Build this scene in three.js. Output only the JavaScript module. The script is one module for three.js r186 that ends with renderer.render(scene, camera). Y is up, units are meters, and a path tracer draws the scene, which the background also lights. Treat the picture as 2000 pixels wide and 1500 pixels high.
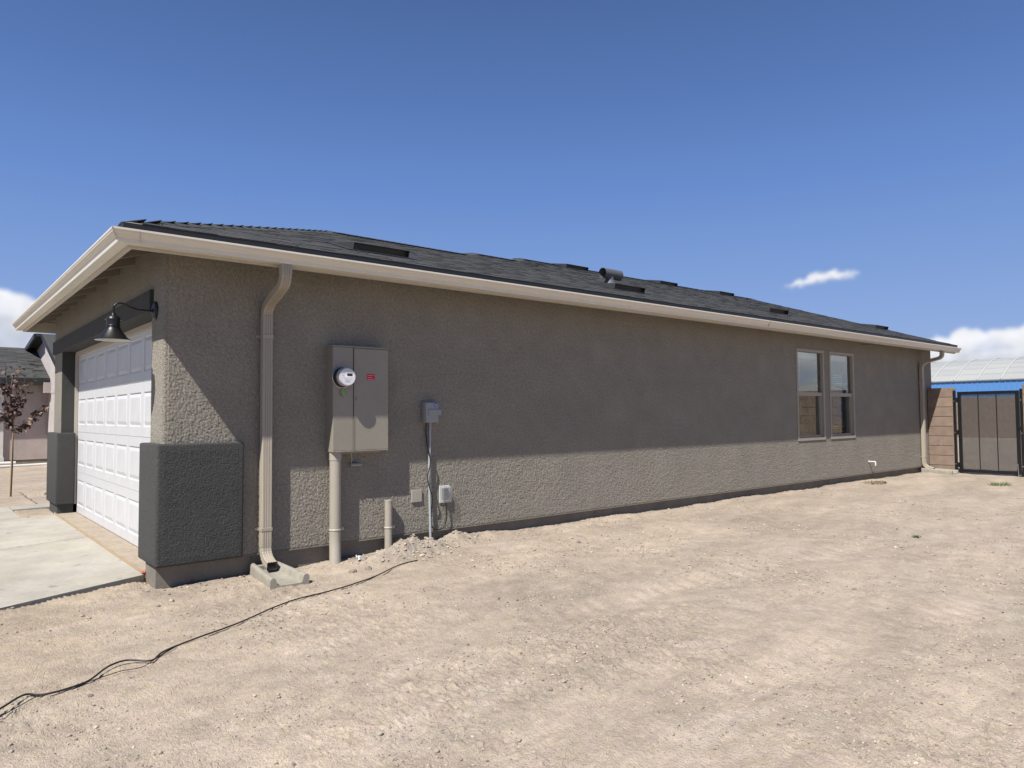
import * as THREE from 'three';
import { mergeGeometries, toCreasedNormals } from 'three/addons/utils/BufferGeometryUtils.js';
import { RoundedBoxGeometry } from 'three/addons/geometries/RoundedBoxGeometry.js';

// ---------------------------------------------------------------- camera, sky, sun, exposure
const scene = new THREE.Scene();
const camera = new THREE.PerspectiveCamera(56.37, 4 / 3, 0.05, 2000);
camera.position.set(-1.502, 1.301, 6.086);
camera.up.set(-0.02081, 0.99909, 0.03734);
camera.lookAt(-1.502 + 0.63978, 1.301 + 0.04201, 6.086 - 0.76741);

const renderer = new THREE.WebGLRenderer({ antialias: true });
renderer.setSize(1024, 768);
renderer.toneMapping = THREE.LinearToneMapping;
renderer.toneMappingExposure = 1.52;
renderer.shadowMap.enabled = true;

const sun = new THREE.DirectionalLight(new THREE.Color(1, 0.95, 0.875), 5.0);
sun.position.set(-7.0 * 3, 10 * 3, 3.02 * 3);
sun.castShadow = true;
sun.shadow.mapSize.set(4096, 4096);
Object.assign(sun.shadow.camera, { left: -25, right: 25, top: 25, bottom: -25, near: 1, far: 120 });
sun.shadow.radius = 1;
scene.add(sun, sun.target);

// ---------------------------------------------------------------- random numbers and noise
let seed = 20260117;
const rnd = () => { seed = (seed * 1664525 + 1013904223) >>> 0; return seed / 4294967296; };
const rr = (a, b) => a + (b - a) * rnd();
const hash = (x, y, s) => { let h = (x * 374761393 + y * 668265263 + s * 2147483647) | 0; h = Math.imul(h ^ (h >>> 13), 1274126177); h ^= h >>> 16; return (h >>> 0) / 4294967296; };
const GX = [], GY = []; for (let i = 0; i < 256; i++) { const a = hash(i, 7, 3) * Math.PI * 2; GX.push(Math.cos(a)); GY.push(Math.sin(a)); }
const gi = (x, y, s) => { let h = (Math.imul(x, 374761393) + Math.imul(y, 668265263) + Math.imul(s, 974634777)) | 0; h = Math.imul(h ^ (h >>> 13), 1274126177); return (h ^ (h >>> 15)) & 255; };
function noise(x, y, s = 0, P = 0) {
  let xi = Math.floor(x), yi = Math.floor(y); const fx = x - xi, fy = y - yi;
  let x1 = xi + 1, y1 = yi + 1;
  if (P) { xi = ((xi % P) + P) % P; yi = ((yi % P) + P) % P; x1 = ((x1 % P) + P) % P; y1 = ((y1 % P) + P) % P; }
  const u = fx * fx * fx * (fx * (fx * 6 - 15) + 10), v = fy * fy * fy * (fy * (fy * 6 - 15) + 10);
  const a = gi(xi, yi, s), b = gi(x1, yi, s), c = gi(xi, y1, s), d = gi(x1, y1, s);
  const n0 = GX[a] * fx + GY[a] * fy, n1 = GX[b] * (fx - 1) + GY[b] * fy, n2 = GX[c] * fx + GY[c] * (fy - 1), n3 = GX[d] * (fx - 1) + GY[d] * (fy - 1);
  return 1.5 * (n0 + (n1 - n0) * u + (n2 - n0) * v + (n0 - n1 - n2 + n3) * u * v);
}
const fbm = (x, y, o, s = 0) => { let a = 0, k = 1, n = 0; for (let i = 0; i < o; i++) { a += noise(x * k, y * k, s + i) / k; n += 1 / k; k *= 2; } return a / n; };
const clamp = (x, a = 0, b = 1) => Math.min(b, Math.max(a, x));
const ss = (a, b, x) => { const t = clamp((x - a) / (b - a)); return t * t * (3 - 2 * t); };
const mix = (a, b, t) => a + (b - a) * t;

// ---------------------------------------------------------------- sky (air and clouds)
{
  const W = 2048, H = 1024, data = new Float32Array(W * H * 4);
  const stops = [[-90, .30, .36, .45], [-2, .34, .44, .60], [0, .36, .48, .68], [5, .275, .42, .70], [10, .205, .35, .65], [17, .135, .265, .575], [24, .092, .19, .44], [31, .068, .142, .335], [50, .05, .11, .27], [90, .04, .09, .23]];
  // [azimuth from, to, base elevation, top elevation, noise seed, edge softness, density]
  const clouds = [[-104, -83.2, 1.5, 9.0, 3, .5, 1], [-21.3, 14, -1, 6.0, 9, .3, 1], [-29.4, -23.8, 9.3, 10.55, 5, .3, .95], [22, 46, 0, 5.5, 12, .4, 1], [70, 104, 0, 7, 15, .4, 1], [130, 158, 0, 5, 18, .4, 1], [-150, -122, 0, 6.5, 21, .4, 1]];
  for (let j = 0; j < H; j++) {
    const el = ((j + .5) / H - .5) * 180; let k = 0; while (k < stops.length - 2 && stops[k + 1][0] < el) k++;
    const t = clamp((el - stops[k][0]) / (stops[k + 1][0] - stops[k][0]));
    const sk = [1, 2, 3].map((c) => [0, .70, .668, .695][c] * mix(stops[k][c], stops[k + 1][c], t));
    for (let i = 0; i < W; i++) {
      const az = ((i + .5) / W - .5) * 360; let c = sk;
      if (el > -2 && el < 13) for (const [a0, a1, e0, e1, s, soft, dn] of clouds) {
        if (az < a0 - 3 || az > a1 + 3) continue;
        const small = e1 - e0 < 2, sc = small ? 1.35 : .55;
        const warpA = fbm(az * sc, el * sc * 1.5, 5, s * 10) * (small ? .8 : 1.3), warpE = fbm(az * sc + 40, el * sc * 1.5 + 9, 5, s * 10 + 5) * (small ? .55 : 1.6);
        const q = (az + warpA - a0) / (a1 - a0);
        if (q < 0 || q > 1) continue;
        let top = e1;
        if (small) top = mix(e0 + .45, e1, ss(.0, .9, q)) * 1; 
        const lift = Math.pow(Math.sin(Math.PI * clamp(q, 0, 1)), small ? .45 : .07);
        const hi = e0 + (top - e0) * lift + (small ? .25 : .35) * fbm(az * 1.1, 3.3, 3, s + 50), lo = e0 + (small ? .7 * (q - .15) : 0);
        const e = el + warpE * (small ? .75 : .26);
        let d = ss(hi + soft * .15, hi - soft, e) * ss(lo - .25, lo + (small ? .25 : .9), e) * ss(0, small ? .16 : .05, q) * ss(1, 1 - (small ? .2 : .05), q) * dn;
        d *= small ? 1 : mix(.72, 1, ss(hi - 3.2, hi - .6, e)) * (1 - .35 * ss(.1, .5, fbm(az * .33, el * .9, 4, s + 80)));
        if (d <= 0) continue;
        const billow = clamp(.5 + 1.1 * fbm(az * (small ? 1.6 : .8), el * (small ? 2.2 : 1.2), 5, s + 120));
        const bright = mix(.41, .63, clamp(ss(hi - (small ? 1 : 3.0), hi - .1, e) * .75 + billow * .4));
        const cc = [bright * .985, bright * 1.0, bright * 1.045];
        c = [0, 1, 2].map((m) => mix(c[m], cc[m], d));
      }
      const o = (j * W + i) * 4; data[o] = c[0]; data[o + 1] = c[1]; data[o + 2] = c[2]; data[o + 3] = 1;
    }
  }
  const t = new THREE.DataTexture(data, W, H, THREE.RGBAFormat, THREE.FloatType);
  t.mapping = THREE.EquirectangularReflectionMapping; t.magFilter = t.minFilter = THREE.LinearFilter; t.wrapS = THREE.RepeatWrapping; t.needsUpdate = true;
  scene.background = t; scene.environment = t;
}

// ---------------------------------------------------------------- textures
function heightTex(N, fn) {
  const d = new Uint8Array(N * N * 4);
  for (let j = 0; j < N; j++) for (let i = 0; i < N; i++) { const v = clamp(fn(i / N, j / N)) * 255, o = (j * N + i) * 4; d[o] = d[o + 1] = d[o + 2] = v; d[o + 3] = 255; }
  const t = new THREE.DataTexture(d, N, N); t.wrapS = t.wrapT = THREE.RepeatWrapping; t.magFilter = THREE.LinearFilter; t.minFilter = THREE.LinearMipmapLinearFilter; t.generateMipmaps = true; t.needsUpdate = true; return t;
}
function colourTex(N, fn) {
  const d = new Uint8Array(N * N * 4);
  for (let j = 0; j < N; j++) for (let i = 0; i < N; i++) { const c = fn(i / N, j / N), o = (j * N + i) * 4; for (let k = 0; k < 3; k++) d[o + k] = clamp(c[k]) * 255; d[o + 3] = 255; }
  const t = new THREE.DataTexture(d, N, N); t.colorSpace = THREE.SRGBColorSpace; t.wrapS = t.wrapT = THREE.RepeatWrapping; t.magFilter = THREE.LinearFilter; t.minFilter = THREE.LinearMipmapLinearFilter; t.generateMipmaps = true; t.needsUpdate = true; return t;
}
const rep = (t, metres) => { const c = t.clone(); c.repeat.set(1 / metres, 1 / metres); c.needsUpdate = true; return c; };
const pn = (u, v, P, s) => noise(u * P, v * P, s, P);

// trowelled lace stucco: flattened worm-like ridges over a sandy coat; tile 2.4 m
const stuccoH = heightTex(2048, (u, v) => {
  const wx = pn(u, v, 60, 1) * .0062, wy = pn(u, v, 60, 2) * .0062, a = u + wx, b = v + wy;
  const n = pn(a, b * 1, 96, 3) + .75 * pn(a, b, 190, 4) + .3 * pn(a, b, 380, 8);
  const ridge = ss(-.30, .34, n), sand = pn(u, v, 460, 5) * .16 + pn(u, v, 900, 6) * .08;
  return .2 + .52 * ridge + sand + .06 * pn(u, v, 24, 7);
});
const stuccoC = colourTex(1024, (u, v) => { const k = .93 + .03 * pn(u, v, 7, 11) + .022 * pn(u, v, 19, 12) + .045 * pn(u, v, 128, 13) + .085 * pn(u, v, 230, 15); return [k, k * (1 + .006 * pn(u, v, 5, 14)), k]; });
const concreteH = heightTex(1024, (u, v) => .5 + .16 * pn(u, v, 12, 21) + .14 * pn(u, v, 60, 22) + .16 * pn(u, v, 240, 23));
const concreteC = colourTex(1024, (u, v) => { const k = .93 + .055 * pn(u, v, 5, 31) + .045 * pn(u, v, 14, 32) + .03 * pn(u, v, 70, 33) + .03 * pn(u, v, 300, 34) - .16 * ss(.62, .8, pn(u, v, 22, 35)); return [k, k * (.99 + .008 * pn(u, v, 4, 36)), k * (.97 + .02 * pn(u, v, 6, 37))]; });
const dirtH = heightTex(1024, (u, v) => {
  const peb = Math.max(0, pn(u, v, 90, 41) - .35) * 1.1 + Math.max(0, pn(u, v, 200, 42) - .3) * .55;
  return .4 + .16 * pn(u, v, 20, 43) + .16 * pn(u, v, 60, 44) + .13 * pn(u, v, 170, 45) + .10 * pn(u, v, 400, 46) + .5 * peb;
});
const dirtC = colourTex(1024, (u, v) => {
  const k = .92 + .05 * pn(u, v, 9, 51) + .05 * pn(u, v, 40, 52) + .055 * pn(u, v, 150, 53) + .06 * pn(u, v, 420, 54);
  const light = .10 * ss(.5, .72, pn(u, v, 230, 55)), dark = .22 * ss(.52, .75, pn(u, v, 190, 56));
  return [k + light - dark, (k + light - dark) * (.985 + .012 * pn(u, v, 12, 57)), (k + light * 1.2 - dark * .9) * (.97 + .02 * pn(u, v, 16, 58))];
});
const granH = heightTex(512, (u, v) => .5 + .35 * pn(u, v, 128, 61) + .25 * pn(u, v, 250, 62));
const granC = colourTex(512, (u, v) => { const k = .86 + .16 * pn(u, v, 150, 63) + .10 * pn(u, v, 256, 64) + .06 * pn(u, v, 8, 65); return [k, k, k]; });
const blockH = heightTex(512, (u, v) => .5 + .22 * pn(u, v, 40, 71) + .3 * pn(u, v, 120, 72) - .4 * ss(.45, .7, pn(u, v, 70, 73)));
const blockC = colourTex(512, (u, v) => { const k = .9 + .05 * pn(u, v, 6, 74) + .05 * pn(u, v, 60, 75) + .05 * pn(u, v, 200, 76); return [k, k * .995, k * .985]; });
const smoothC = colourTex(256, (u, v) => { const k = .965 + .02 * pn(u, v, 4, 81) + .012 * pn(u, v, 16, 82) + .006 * pn(u, v, 80, 83); return [k, k, k]; });
const smoothR = heightTex(256, (u, v) => .92 + .10 * pn(u, v, 6, 84) + .06 * pn(u, v, 30, 85));

const BASE = .87;   // all base colours share one scale, set with the exposure
const lin = (r, g, b) => new THREE.Color().setRGB(r * BASE, g * BASE, b * BASE);
const M = (o) => new THREE.MeshStandardMaterial({ side: THREE.DoubleSide, ...o });
const paint = (r, g, b, rough = .5, metal = 0) => M({ color: lin(r, g, b), roughness: rough, metalness: metal, map: rep(smoothC, .8), roughnessMap: rep(smoothR, .6) });
const mat = {
  coat: M({ color: lin(.312, .287, .242), roughness: .95, map: rep(stuccoC, 3.7), bumpMap: rep(stuccoH, 1.2), bumpScale: .0022 }),
  darkCoat: M({ color: lin(.064, .065, .063), roughness: .93, map: rep(stuccoC, 1.9), bumpMap: rep(stuccoH, 1.0), bumpScale: .0018 }),
  stucco: M({ color: lin(.312, .287, .242), roughness: .95, map: rep(stuccoC, 3.7), bumpMap: rep(stuccoH, 1.9), bumpScale: .009 }),
  darkStucco: M({ color: lin(.064, .065, .063), roughness: .93, map: rep(stuccoC, 1.9), bumpMap: rep(stuccoH, 1.3), bumpScale: .006 }),
  darkTrim: M({ color: lin(.058, .06, .06), roughness: .93, map: rep(stuccoC, 1.9), bumpMap: rep(stuccoH, 1.2), bumpScale: .0012 }),
  stem: M({ color: lin(.25, .23, .205), roughness: .95, map: rep(concreteC, 2.1), bumpMap: rep(concreteH, .9), bumpScale: .004 }),
  concrete: M({ color: lin(.455, .437, .395), roughness: .9, map: rep(concreteC, 3.3), bumpMap: rep(concreteH, .8), bumpScale: .0016 }),
  apron: M({ color: lin(.415, .36, .292), roughness: .95, map: rep(dirtC, 1.9), bumpMap: rep(concreteH, .8), bumpScale: .002 }),
  splash: M({ color: lin(.36, .345, .305), roughness: .92, map: rep(concreteC, 1.1), bumpMap: rep(concreteH, .5), bumpScale: .0022 }),
  gutter: paint(.79, .74, .625, .36), fascia: paint(.56, .51, .43, .55), soffit: paint(.31, .27, .225, .75),
  downspout: paint(.42, .372, .30, .42), door: paint(.64, .652, .67, .45), jamb: paint(.5, .455, .39, .6),
  dark: paint(.02, .02, .022, .6), seal: paint(.05, .045, .04, .8),
  panel: paint(.31, .285, .238, .42), conduit: paint(.40, .367, .312, .5), grey: paint(.325, .335, .348, .5), pvc: paint(.38, .417, .443, .4),
  black: paint(.012, .012, .013, .42, .2), cable: paint(.018, .017, .016, .5), white: paint(.68, .68, .66, .4), cream: paint(.56, .52, .45, .4),
  steel: M({ color: lin(.55, .55, .54), roughness: .35, metalness: .9, roughnessMap: rep(smoothR, .1) }),
  galv: M({ color: lin(.115, .12, .135), roughness: .65, metalness: .2, map: rep(smoothC, .3) }),
  meterBase: paint(.03, .03, .035, .35),
  vent: paint(.045, .047, .05, .55),
  window: paint(.40, .355, .29, .5),
  glass: new THREE.MeshPhysicalMaterial({ color: lin(.86, .93, .93), transmission: 1, thickness: 0, roughness: 0, ior: 2.2, side: THREE.DoubleSide }),
  room: paint(.45, .43, .40, .9), roomDark: paint(.05, .045, .04, .9), curtain: paint(.03, .05, .05, .9),
  pink: M({ color: lin(.52, .445, .425), roughness: .95, map: rep(stuccoC, 3.7), bumpMap: rep(stuccoH, 1.75), bumpScale: .007 }),
  pale: M({ color: lin(.62, .57, .56), roughness: .95, map: rep(stuccoC, 3.7), bumpMap: rep(stuccoH, 1.75), bumpScale: .007 }),
  blackFascia: paint(.018, .019, .022, .5),
  mortar: M({ color: lin(.44, .37, .30), roughness: .98, map: rep(blockC, .7), bumpMap: rep(blockH, .4), bumpScale: .002 }),
  wood: paint(.42, .30, .16, .8), bark: paint(.12, .09, .07, .9),
};
const shingleMats = [.055, .064, .074, .086, .068, .059].map((k, i) => M({ color: lin(k * (i === 3 ? 1.0 : .97), k, k * (i % 2 ? 1.03 : 1.0)), roughness: .96, map: rep(granC, .5), bumpMap: rep(granH, .4), bumpScale: .0025 }));
const blockMats = [[.325, .243, .192], [.30, .225, .178], [.342, .257, .202], [.312, .234, .186]].map((c) => M({ color: lin(...c), roughness: .97, map: rep(blockC, .63), bumpMap: rep(blockH, .4), bumpScale: .0028 }));

// ---------------------------------------------------------------- building helpers
const used = new Map();
function numbered(n) { const k = used.get(n) ?? 0; used.set(n, k + 1); return k ? n + '_' + String(k).padStart(3, '0') : n; }
function metreUV(g) {              // uv in metres by the way each face points
  if (g.index) g = g.toNonIndexed(); if (!g.attributes.normal) g.computeVertexNormals();
  const p = g.attributes.position, uv = new Float32Array(p.count * 2), a = new THREE.Vector3(), b = new THREE.Vector3(), c = new THREE.Vector3(), n = new THREE.Vector3();
  for (let i = 0; i < p.count; i += 3) {
    a.fromBufferAttribute(p, i); b.fromBufferAttribute(p, i + 1); c.fromBufferAttribute(p, i + 2);
    n.subVectors(b, a).cross(c.clone().sub(a)); const x = Math.abs(n.x), y = Math.abs(n.y), z = Math.abs(n.z);
    [a, b, c].forEach((q, k) => { const o = (i + k) * 2; if (y >= x && y >= z) { uv[o] = q.x; uv[o + 1] = q.z; } else if (x >= z) { uv[o] = q.z; uv[o + 1] = q.y; } else { uv[o] = q.x; uv[o + 1] = q.y; } });
  }
  g.setAttribute('uv', new THREE.BufferAttribute(uv, 2)); return g;
}
const plain = (g) => { const h = g.index ? g.toNonIndexed() : g; for (const k of Object.keys(h.attributes)) if (!['position', 'normal', 'uv'].includes(k)) h.deleteAttribute(k); return h; };
const join = (gs) => gs.length === 1 ? plain(gs[0]) : mergeGeometries(gs.map(plain));
function mesh(name, geo, m, parent, uv = true) {
  let g = Array.isArray(geo) ? join(geo) : geo; if (uv) g = metreUV(g);
  const o = new THREE.Mesh(g, m); o.name = parent ? name : numbered(name); o.castShadow = o.receiveShadow = true; (parent ?? scene).add(o); return o;
}
function thing(name, label, category, group) { const o = new THREE.Group(); o.name = numbered(name); o.userData = { label, category }; if (group) o.userData.group = group; scene.add(o); return o; }
function tag(o, label, category, group) { Object.assign(o.userData, { label, category }); if (group) o.userData.group = group; return o; }
function part(name, parent) { const o = new THREE.Group(); o.name = name; parent.add(o); return o; }
const structure = (o) => { o.userData.kind = 'structure'; return o; };
const box = (x0, x1, y0, y1, z0, z1, r = 0) => {
  const w = x1 - x0, h = y1 - y0, d = z1 - z0, g = r ? new RoundedBoxGeometry(w, h, d, 2, Math.min(r, w / 2.01, h / 2.01, d / 2.01)) : new THREE.BoxGeometry(w, h, d);
  return g.translate((x0 + x1) / 2, (y0 + y1) / 2, (z0 + z1) / 2);
};
const V = (x, y, z) => new THREE.Vector3(x, y, z);
function bar(a, b, r, n = 12, r2 = r) {
  const d = b.clone().sub(a), g = new THREE.CylinderGeometry(r2, r, d.length(), n); g.translate(0, d.length() / 2, 0);
  g.applyQuaternion(new THREE.Quaternion().setFromUnitVectors(V(0, 1, 0), d.normalize())); return g.translate(a.x, a.y, a.z);
}
const tube = (pts, r, seg = 60, n = 8, tension = .5) => new THREE.TubeGeometry(new THREE.CatmullRomCurve3(pts, false, 'catmullrom', tension), seg, r, n);
function quadStrip(rows) {          // rows of points joined into a sheet
  const pos = [], idx = []; const n = rows[0].length;
  rows.forEach((r) => r.forEach((p) => pos.push(p.x, p.y, p.z)));
  for (let i = 0; i + 1 < rows.length; i++) for (let j = 0; j + 1 < n; j++) { const a = i * n + j, b = a + n; idx.push(a, a + 1, b, b, a + 1, b + 1); }
  const g = new THREE.BufferGeometry(); g.setAttribute('position', new THREE.Float32BufferAttribute(pos, 3)); g.setIndex(idx); g.computeVertexNormals(); g.setAttribute('uv', new THREE.Float32BufferAttribute(new Float32Array(pos.length / 3 * 2), 2)); return g;
}
function slabFrom(top, thick) {     // polygon (any plane) given thickness straight down
  const c2 = top.map((p) => new THREE.Vector2(p.x, p.z)), tri = THREE.ShapeUtils.triangulateShape(c2, []);
  const pos = [], n = top.length, low = top.map((p) => V(p.x, p.y - thick, p.z));
  const put = (...q) => q.forEach((p) => pos.push(p.x, p.y, p.z));
  for (const [a, b, c] of tri) { put(top[a], top[c], top[b]); put(low[a], low[b], low[c]); }
  for (let i = 0; i < n; i++) { const j = (i + 1) % n; put(top[i], top[j], low[i]); put(low[i], top[j], low[j]); }
  const g = new THREE.BufferGeometry(); g.setAttribute('position', new THREE.Float32BufferAttribute(pos, 3)); g.computeVertexNormals(); return g;
}
function roundedPlan(pts, y0, y1, bevel) {   // plan outline [x, z, corner radius], extruded upward, top and bottom edges rounded over
  const s = new THREE.Shape(), n = pts.length;
  for (let i = 0; i < n; i++) {
    const [x, z, r] = pts[i], P = new THREE.Vector2(x, -z), A = new THREE.Vector2(pts[(i + n - 1) % n][0], -pts[(i + n - 1) % n][1]), B = new THREE.Vector2(pts[(i + 1) % n][0], -pts[(i + 1) % n][1]);
    const a = P.clone().add(A.sub(P).setLength(r || 1e-5)), b = P.clone().add(B.sub(P).setLength(r || 1e-5));
    if (!i) s.moveTo(a.x, a.y); else s.lineTo(a.x, a.y); if (r) s.quadraticCurveTo(P.x, P.y, b.x, b.y);
  }
  const g = new THREE.ExtrudeGeometry(s, { depth: y1 - y0 - 2 * bevel, bevelEnabled: bevel > 0, bevelSize: bevel, bevelThickness: bevel, bevelOffset: -bevel, bevelSegments: 4, curveSegments: 5 });
  g.rotateX(-Math.PI / 2).translate(0, y0 + bevel, 0); return toCreasedNormals(g, .9);
}

// trowelled relief of the stucco as real geometry: flattened ridges 15 to 40 mm across, 5 mm high
function relief(x, y, k = 1) {
  x *= k; y *= k; const wx = .009 * noise(x * 24, y * 24, 501), wy = .009 * noise(x * 24, y * 24, 502), a = x + wx, b = y + wy;
  const n = noise(a * 38, b * 44, 503) + .7 * noise(a * 80, b * 86, 504);
  return ss(-.42, .30, n) * .72 + .28 * (.5 + noise(x * 12, y * 12, 505)) + .12 * noise(x * 150, y * 150, 506);
}
// a sheet of it: P(u, v, h) places a point, us and vs are the grid lines, skip(u, v) leaves openings
function stuccoSheet(us, vs, P, amp, k, skip, fade = .012) {
  const nu = us.length, nv = vs.length, pos = new Float32Array(nu * nv * 3), uv = new Float32Array(nu * nv * 2), idx = [];
  let o = 0; for (let j = 0; j < nv; j++) for (let i = 0; i < nu; i++, o++) {
    const u = us[i], v = vs[j], e = clamp(Math.min(u - us[0], us[nu - 1] - u, v - vs[0], vs[nv - 1] - v) / fade), p = P(u, v, amp * relief(u, v, k) * e);
    pos[o * 3] = p[0]; pos[o * 3 + 1] = p[1]; pos[o * 3 + 2] = p[2]; uv[o * 2] = u; uv[o * 2 + 1] = v;
  }
  for (let j = 0; j + 1 < nv; j++) for (let i = 0; i + 1 < nu; i++) { if (skip && skip((us[i] + us[i + 1]) / 2, (vs[j] + vs[j + 1]) / 2)) continue; const a = j * nu + i, b = a + nu; idx.push(a, a + 1, b, b, a + 1, b + 1); }
  const g = new THREE.BufferGeometry(); g.setAttribute('position', new THREE.BufferAttribute(pos, 3)); g.setAttribute('uv', new THREE.BufferAttribute(uv, 2)); g.setIndex(idx); g.computeVertexNormals(); return g;
}
function gridLines(a, b, step, marks = []) { const o = [a]; let x = a; const ms = [...marks, b].sort((p, q) => p - q); for (const m of ms) { if (m <= a || m > b) continue; while (x + step(x) * 1.5 < m) { x += step(x); o.push(x); } x = m; o.push(m); } return o; }

// ---------------------------------------------------------------- ground
const wheel = (z, c, w) => Math.exp(-(((z - c) / w) ** 2));
const mounds = [[2.14, .17, .21, .14, .11], [2.36, .24, .13, .13, .06], [1.86, .30, .18, .16, .055], [2.72, .10, .17, .13, .07], [3.1, .05, .3, .1, .03], [-.35, .12, .25, .15, .03]];
const tracks = (x, z) => { const c = 2.55 + .10 * (x - 2) + .035 * (x - 2) ** 2 * (x < 2 ? .6 : .25) * -1, f = ss(.6, 1.8, x) * (1 - ss(11, 14, x)); return f * Math.min(1, wheel(z, c, .15) + wheel(z, c + 1.45 + .03 * x, .16) + .8 * wheel(z, 1.55 - .02 * x, .13) * ss(1.5, 3, x)); };
const onDrive = (x, z) => x < .2 && z > -5.2 && z < -.30 + Math.max(0, -.03 - x) * .38;
function baseY(x, z) { return -.045 + .068 * ss(-.2, 3.5, x) - .012 * clamp(z, 0, 6); }
function groundY(x, z) {
  const r = Math.hypot(x + 1.5, z - 6.1); let y = baseY(x, z);
  const near = 1 - ss(18, 40, r), fine = 1 - ss(7, 14, r);
  y += near * (.022 * noise(x * .45, z * .6, 101) + .015 * noise(x * .9 + z * .25, z * 2.1 - x * .5, 102) + .010 * noise(x * 2.4, z * 3.2, 103));
  const lane = tracks(x, z), rough = ss(-.05, .55, noise(x * .8 + 5, z * 1.1, 104) + .35 * noise(x * 3, z * 3, 105)) * (1 - .9 * lane);
  y += near * mix(.45, 1, rough) * (.0065 * noise(x * 6, z * 7, 106) + .0045 * noise(x * 14, z * 15, 107));
  y += fine * (mix(.10, 1.15, rough) * (.0054 * noise(x * 26, z * 30, 108) + .0040 * noise(x * 55, z * 60, 109)) + (1 - .6 * lane) * .0080 * noise(x * 3.2 - z * .9, z * 17 + x * 5, 116) + .0045 * noise(x * 8 - z * 2, z * 36 + x * 11, 117));
  y += fine * ss(.1, .6, rough) * .020 * Math.max(0, noise(x * 21, z * 23, 113) - .26) * (1 + noise(x * 60, z * 60, 114));
  y -= near * .013 * lane; y += near * .004 * lane * Math.sin((x * 1.0 + z * .25) * 46) * ss(.2, .8, noise(x * .7, z * .7, 118) + .45);
  y += near * .014 * Math.exp(-(((z - .12) / .12) ** 2)) * (.6 + .8 * noise(x * 4, 3, 110)) * ss(.5, 2, x) * (z > -.1 ? 1 : 0);
  for (const [mx, mz, sx, sz, h] of mounds) { const e = ((x - mx) / sx) ** 2 + ((z - mz) / sz) ** 2; if (e < 8) y += h * Math.exp(-e) * (1 + .4 * noise(x * 9, z * 10, 111) + .3 * noise(x * 22, z * 22, 112)); }
  if (onDrive(x, z)) y = Math.min(y, -.1);
  else if (x < .05 && z > -.9 && z < 1.2) { const e = z - (-.30 + Math.max(0, -.03 - x) * .38); if (e > 0) y += .055 * Math.exp(-e / .35) * ss(.04, -.2, x); }
  if (x > .02 && x < 15.4 && z < -.05 && z > -9.6) y = Math.min(y, -.12);
  if (x < .02 && x > -9 && z > -6.75 && z < -5.0 && !(x > -.43 && z < -5.1 && z > -6.1)) y = Math.min(y, -.08);
  if (x > -.43 && x < .02 && z < -5.1 && z > -6.1) y = .012 + .006 * noise(x * 30, z * 30, 115);
  return y;
}
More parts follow.
